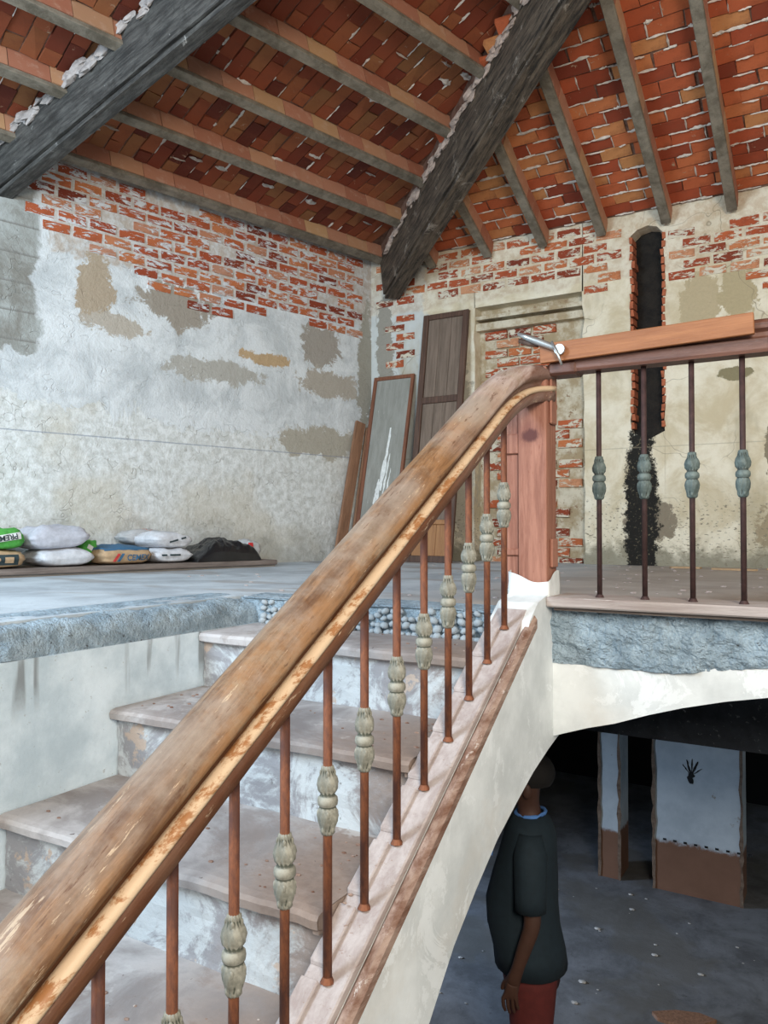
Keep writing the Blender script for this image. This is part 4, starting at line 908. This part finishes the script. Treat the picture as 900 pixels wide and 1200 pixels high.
shard('broken_tile', 'flat broken board lying on the lower hall floor at right', 'board piece', (-.85, 4.75, FZ), .36, .16, .02, M['board'], .4)

# ------------------------------------------------------------------ the person in the lower hall
def skinned(nodes, edges, root, sub=2, obj=None):
    me = bpy.data.meshes.new('body'); me.from_pydata([n[0] for n in nodes], edges, []); o = bpy.data.objects.new('tmp', me); COL.objects.link(o)
    md = o.modifiers.new('s', 'SKIN'); md.use_smooth_shade = True
    for i, n in enumerate(nodes):
        r = n[1] if isinstance(n[1], tuple) else (n[1], n[1]); me.skin_vertices[0].data[i].radius = r
    me.skin_vertices[0].data[root].use_root = True
    ss = o.modifiers.new('d', 'SUBSURF'); ss.levels = sub; ss.render_levels = sub
    dg = bpy.context.evaluated_depsgraph_get(); dg.update(); m2 = bpy.data.meshes.new_from_object(o.evaluated_get(dg)); bpy.data.objects.remove(o)
    for p in m2.polygons: p.use_smooth = True
    return m2
pe = empty('person', 'person in dark navy polo and dark red trousers standing in the lower hall, seen side-on', 'person', (-1.30, 3.50, FZ)); pe.rotation_euler = (0, 0, math.radians(200))
# local: x = person's forward, y = person's left
N = []; Eg = []
def nd(p, r, parent=None):
    N.append((p, r)); i = len(N)-1
    if parent is not None: Eg.append((parent, i))
    return i
pel = nd((0, 0, .95), (.10, .12)); w1 = nd((.015, 0, 1.08), (.12, .135), pel); ch = nd((.02, 0, 1.25), (.105, .135), w1); sh = nd((0, 0, 1.38), (.065, .085), ch); nk = nd((.0, 0, 1.47), .055, sh); nk2 = nd((.015, 0, 1.53), .055, nk)
hd1 = nd((.03, 0, 1.59), (.085, .07), nk2); hd2 = nd((.02, 0, 1.65), (.100, .078), hd1); hd3 = nd((.01, 0, 1.70), (.075, .062), hd2)
nose = nd((.125, 0, 1.60), .012, hd1)
for s in (1, -1):
    a = nd((0, .155*s, 1.35), .048, sh); b = nd((.0, .20*s, 1.22), .048, a); c = nd((-.01, .225*s, 1.07), .040, b); d_ = nd((.04, .23*s, .93), .033, c); h1 = nd((.07, .225*s, .83), (.024, .030), d_); h2 = nd((.085, .225*s, .78), (.022, .034), h1)
    tb = nd((.115, .205*s, .80), .012, h1); nd((.125, .200*s, .765), .010, tb)
    for k, (dx, ln) in enumerate(((.030, .075), (.010, .085), (-.010, .080), (-.028, .062))):
        f1 = nd((.09+dx, .226*s, .745), .0095, h2); f2 = nd((.088+dx, .218*s, .745-ln*.5), .0085, f1); nd((.08+dx, .205*s, .745-ln*.9), .007, f2)
    hp = nd((0, .09*s, .84), .075, pel); kn = nd((.01, .10*s, .50), .062, hp); cf_ = nd((-.01, .10*s, .33), .058, kn); an = nd((-.01, .10*s, .10), .038, cf_); ft = nd((.07, .11*s, .05), (.03, .042), an); nd((.16, .12*s, .035), (.022, .042), ft)
body_me = skinned(N, Eg, 0); body_me.materials.append(M['skin']); link('body', body_me, None, pe)
def shell(parts_, name, m, sub=2):
    N2 = []; E2 = []
    for i, (p, r, par) in enumerate(parts_):
        N2.append((p, r))
        if par is not None: E2.append((par, i))
    me = skinned(N2, E2, 0, sub); me.materials.append(m); return link(name, me, None, pe)
def loft(bm, rings, n=24):
    rs = []
    for c, a, b in rings:
        c = V(c); rs.append([bm.verts.new(c+V((math.cos(2*PI*k/n)*a, math.sin(2*PI*k/n)*b, 0))+V((1, 1, 0))*noise.noise(V((k*.9, c.z*14, a*20)))*.004) for k in range(n)])
    for r0, r1 in zip(rs, rs[1:]):
        for k in range(n): bm.faces.new((r0[k], r0[(k+1) % n], r1[(k+1) % n], r1[k]))
    bm.faces.new(rs[-1]); bm.faces.new(rs[0][::-1])
bm = B(); loft(bm, [((.0, 0, .80), .168, .200), ((.01, 0, .88), .166, .196), ((.035, 0, .98), .168, .178), ((.04, 0, 1.08), .165, .176), ((.025, 0, 1.20), .150, .185), ((.01, 0, 1.32), .130, .200), ((0, 0, 1.39), .118, .195), ((0, 0, 1.44), .100, .150), ((.0, 0, 1.475), .075, .085)])
for q in (1, -1): loft(bm, [((.0, .218*q, 1.13), .068, .058), ((0, .212*q, 1.19), .070, .062), ((0, .200*q, 1.27), .070, .066), ((0, .182*q, 1.35), .074, .066), ((0, .150*q, 1.43), .050, .056)])
fin('polo_shirt', bm, M['shirt'], pe, smooth=True)
bm = B(); loft(bm, [((0, 0, .72), .13, .165), ((0, 0, .82), .140, .172), ((0, 0, .95), .135, .160), ((0, 0, 1.0), .125, .150)])
for q in (1, -1): loft(bm, [((-.01, .105*q, .06), .080, .072), ((-.01, .105*q, .20), .078, .072), ((.0, .10*q, .50), .090, .080), ((.0, .09*q, .75), .115, .090), ((0, .085*q, .85), .125, .090)])
fin('trousers', bm, M['pants'], pe, smooth=True)
for s in (1, -1):
    sm_ = shell([((-.04, .11*s, .045), .045, None), ((.07, .115*s, .045), .048, 0), ((.17, .125*s, .035), .036, 1)], 'shoe', M['shoe'], 2)
    bm = B(); bmesh.ops.create_uvsphere(bm, u_segments=12, v_segments=8, radius=1, matrix=Matrix.Translation((.015, .088*s, 1.60)) @ Matrix.Diagonal((.020, .010, .034, 1))); fin('ear', bm, M['skin'], pe, smooth=True)
    bm = B(); bmesh.ops.create_uvsphere(bm, u_segments=10, v_segments=8, radius=.012, matrix=Matrix.Translation((.106, .032*s, 1.632))); fin('eye', bm, M['whitep'], pe, smooth=True)
bm = B(); bmesh.ops.create_uvsphere(bm, u_segments=24, v_segments=16, radius=1, matrix=Matrix.Translation((-.004, 0, 1.665)) @ Matrix.Diagonal((.110, .092, .095, 1)))
bmesh.ops.delete(bm, geom=[v for v in bm.verts if v.co.z < 1.60 or (v.co.x > .05 and v.co.z < 1.69)], context='VERTS'); fin('hair', bm, M['hair'], pe, smooth=True)
bm = B(); bmesh.ops.create_cube(bm, size=1, matrix=Matrix.Translation((.112, 0, 1.565)) @ Matrix.Diagonal((.012, .045, .008, 1))); bevel(bm, .003); fin('mouth', bm, M['ora'], pe)
bm = B(); bmesh.ops.create_cube(bm, size=1, matrix=Matrix.Translation((.183, -.08, 1.27)) @ Matrix.Diagonal((.012, .06, .05, 1))); fin('pocket_badge', bm, M['bluep'], pe)
bm = B(); tube(bm, [(.068*math.cos(a*PI/8), .076*math.sin(a*PI/8), 1.480+.008*math.cos(a*PI/8)*-1) for a in range(17)], .009, 8, False); fin('collar_trim', bm, M['bluep'], pe, smooth=True)
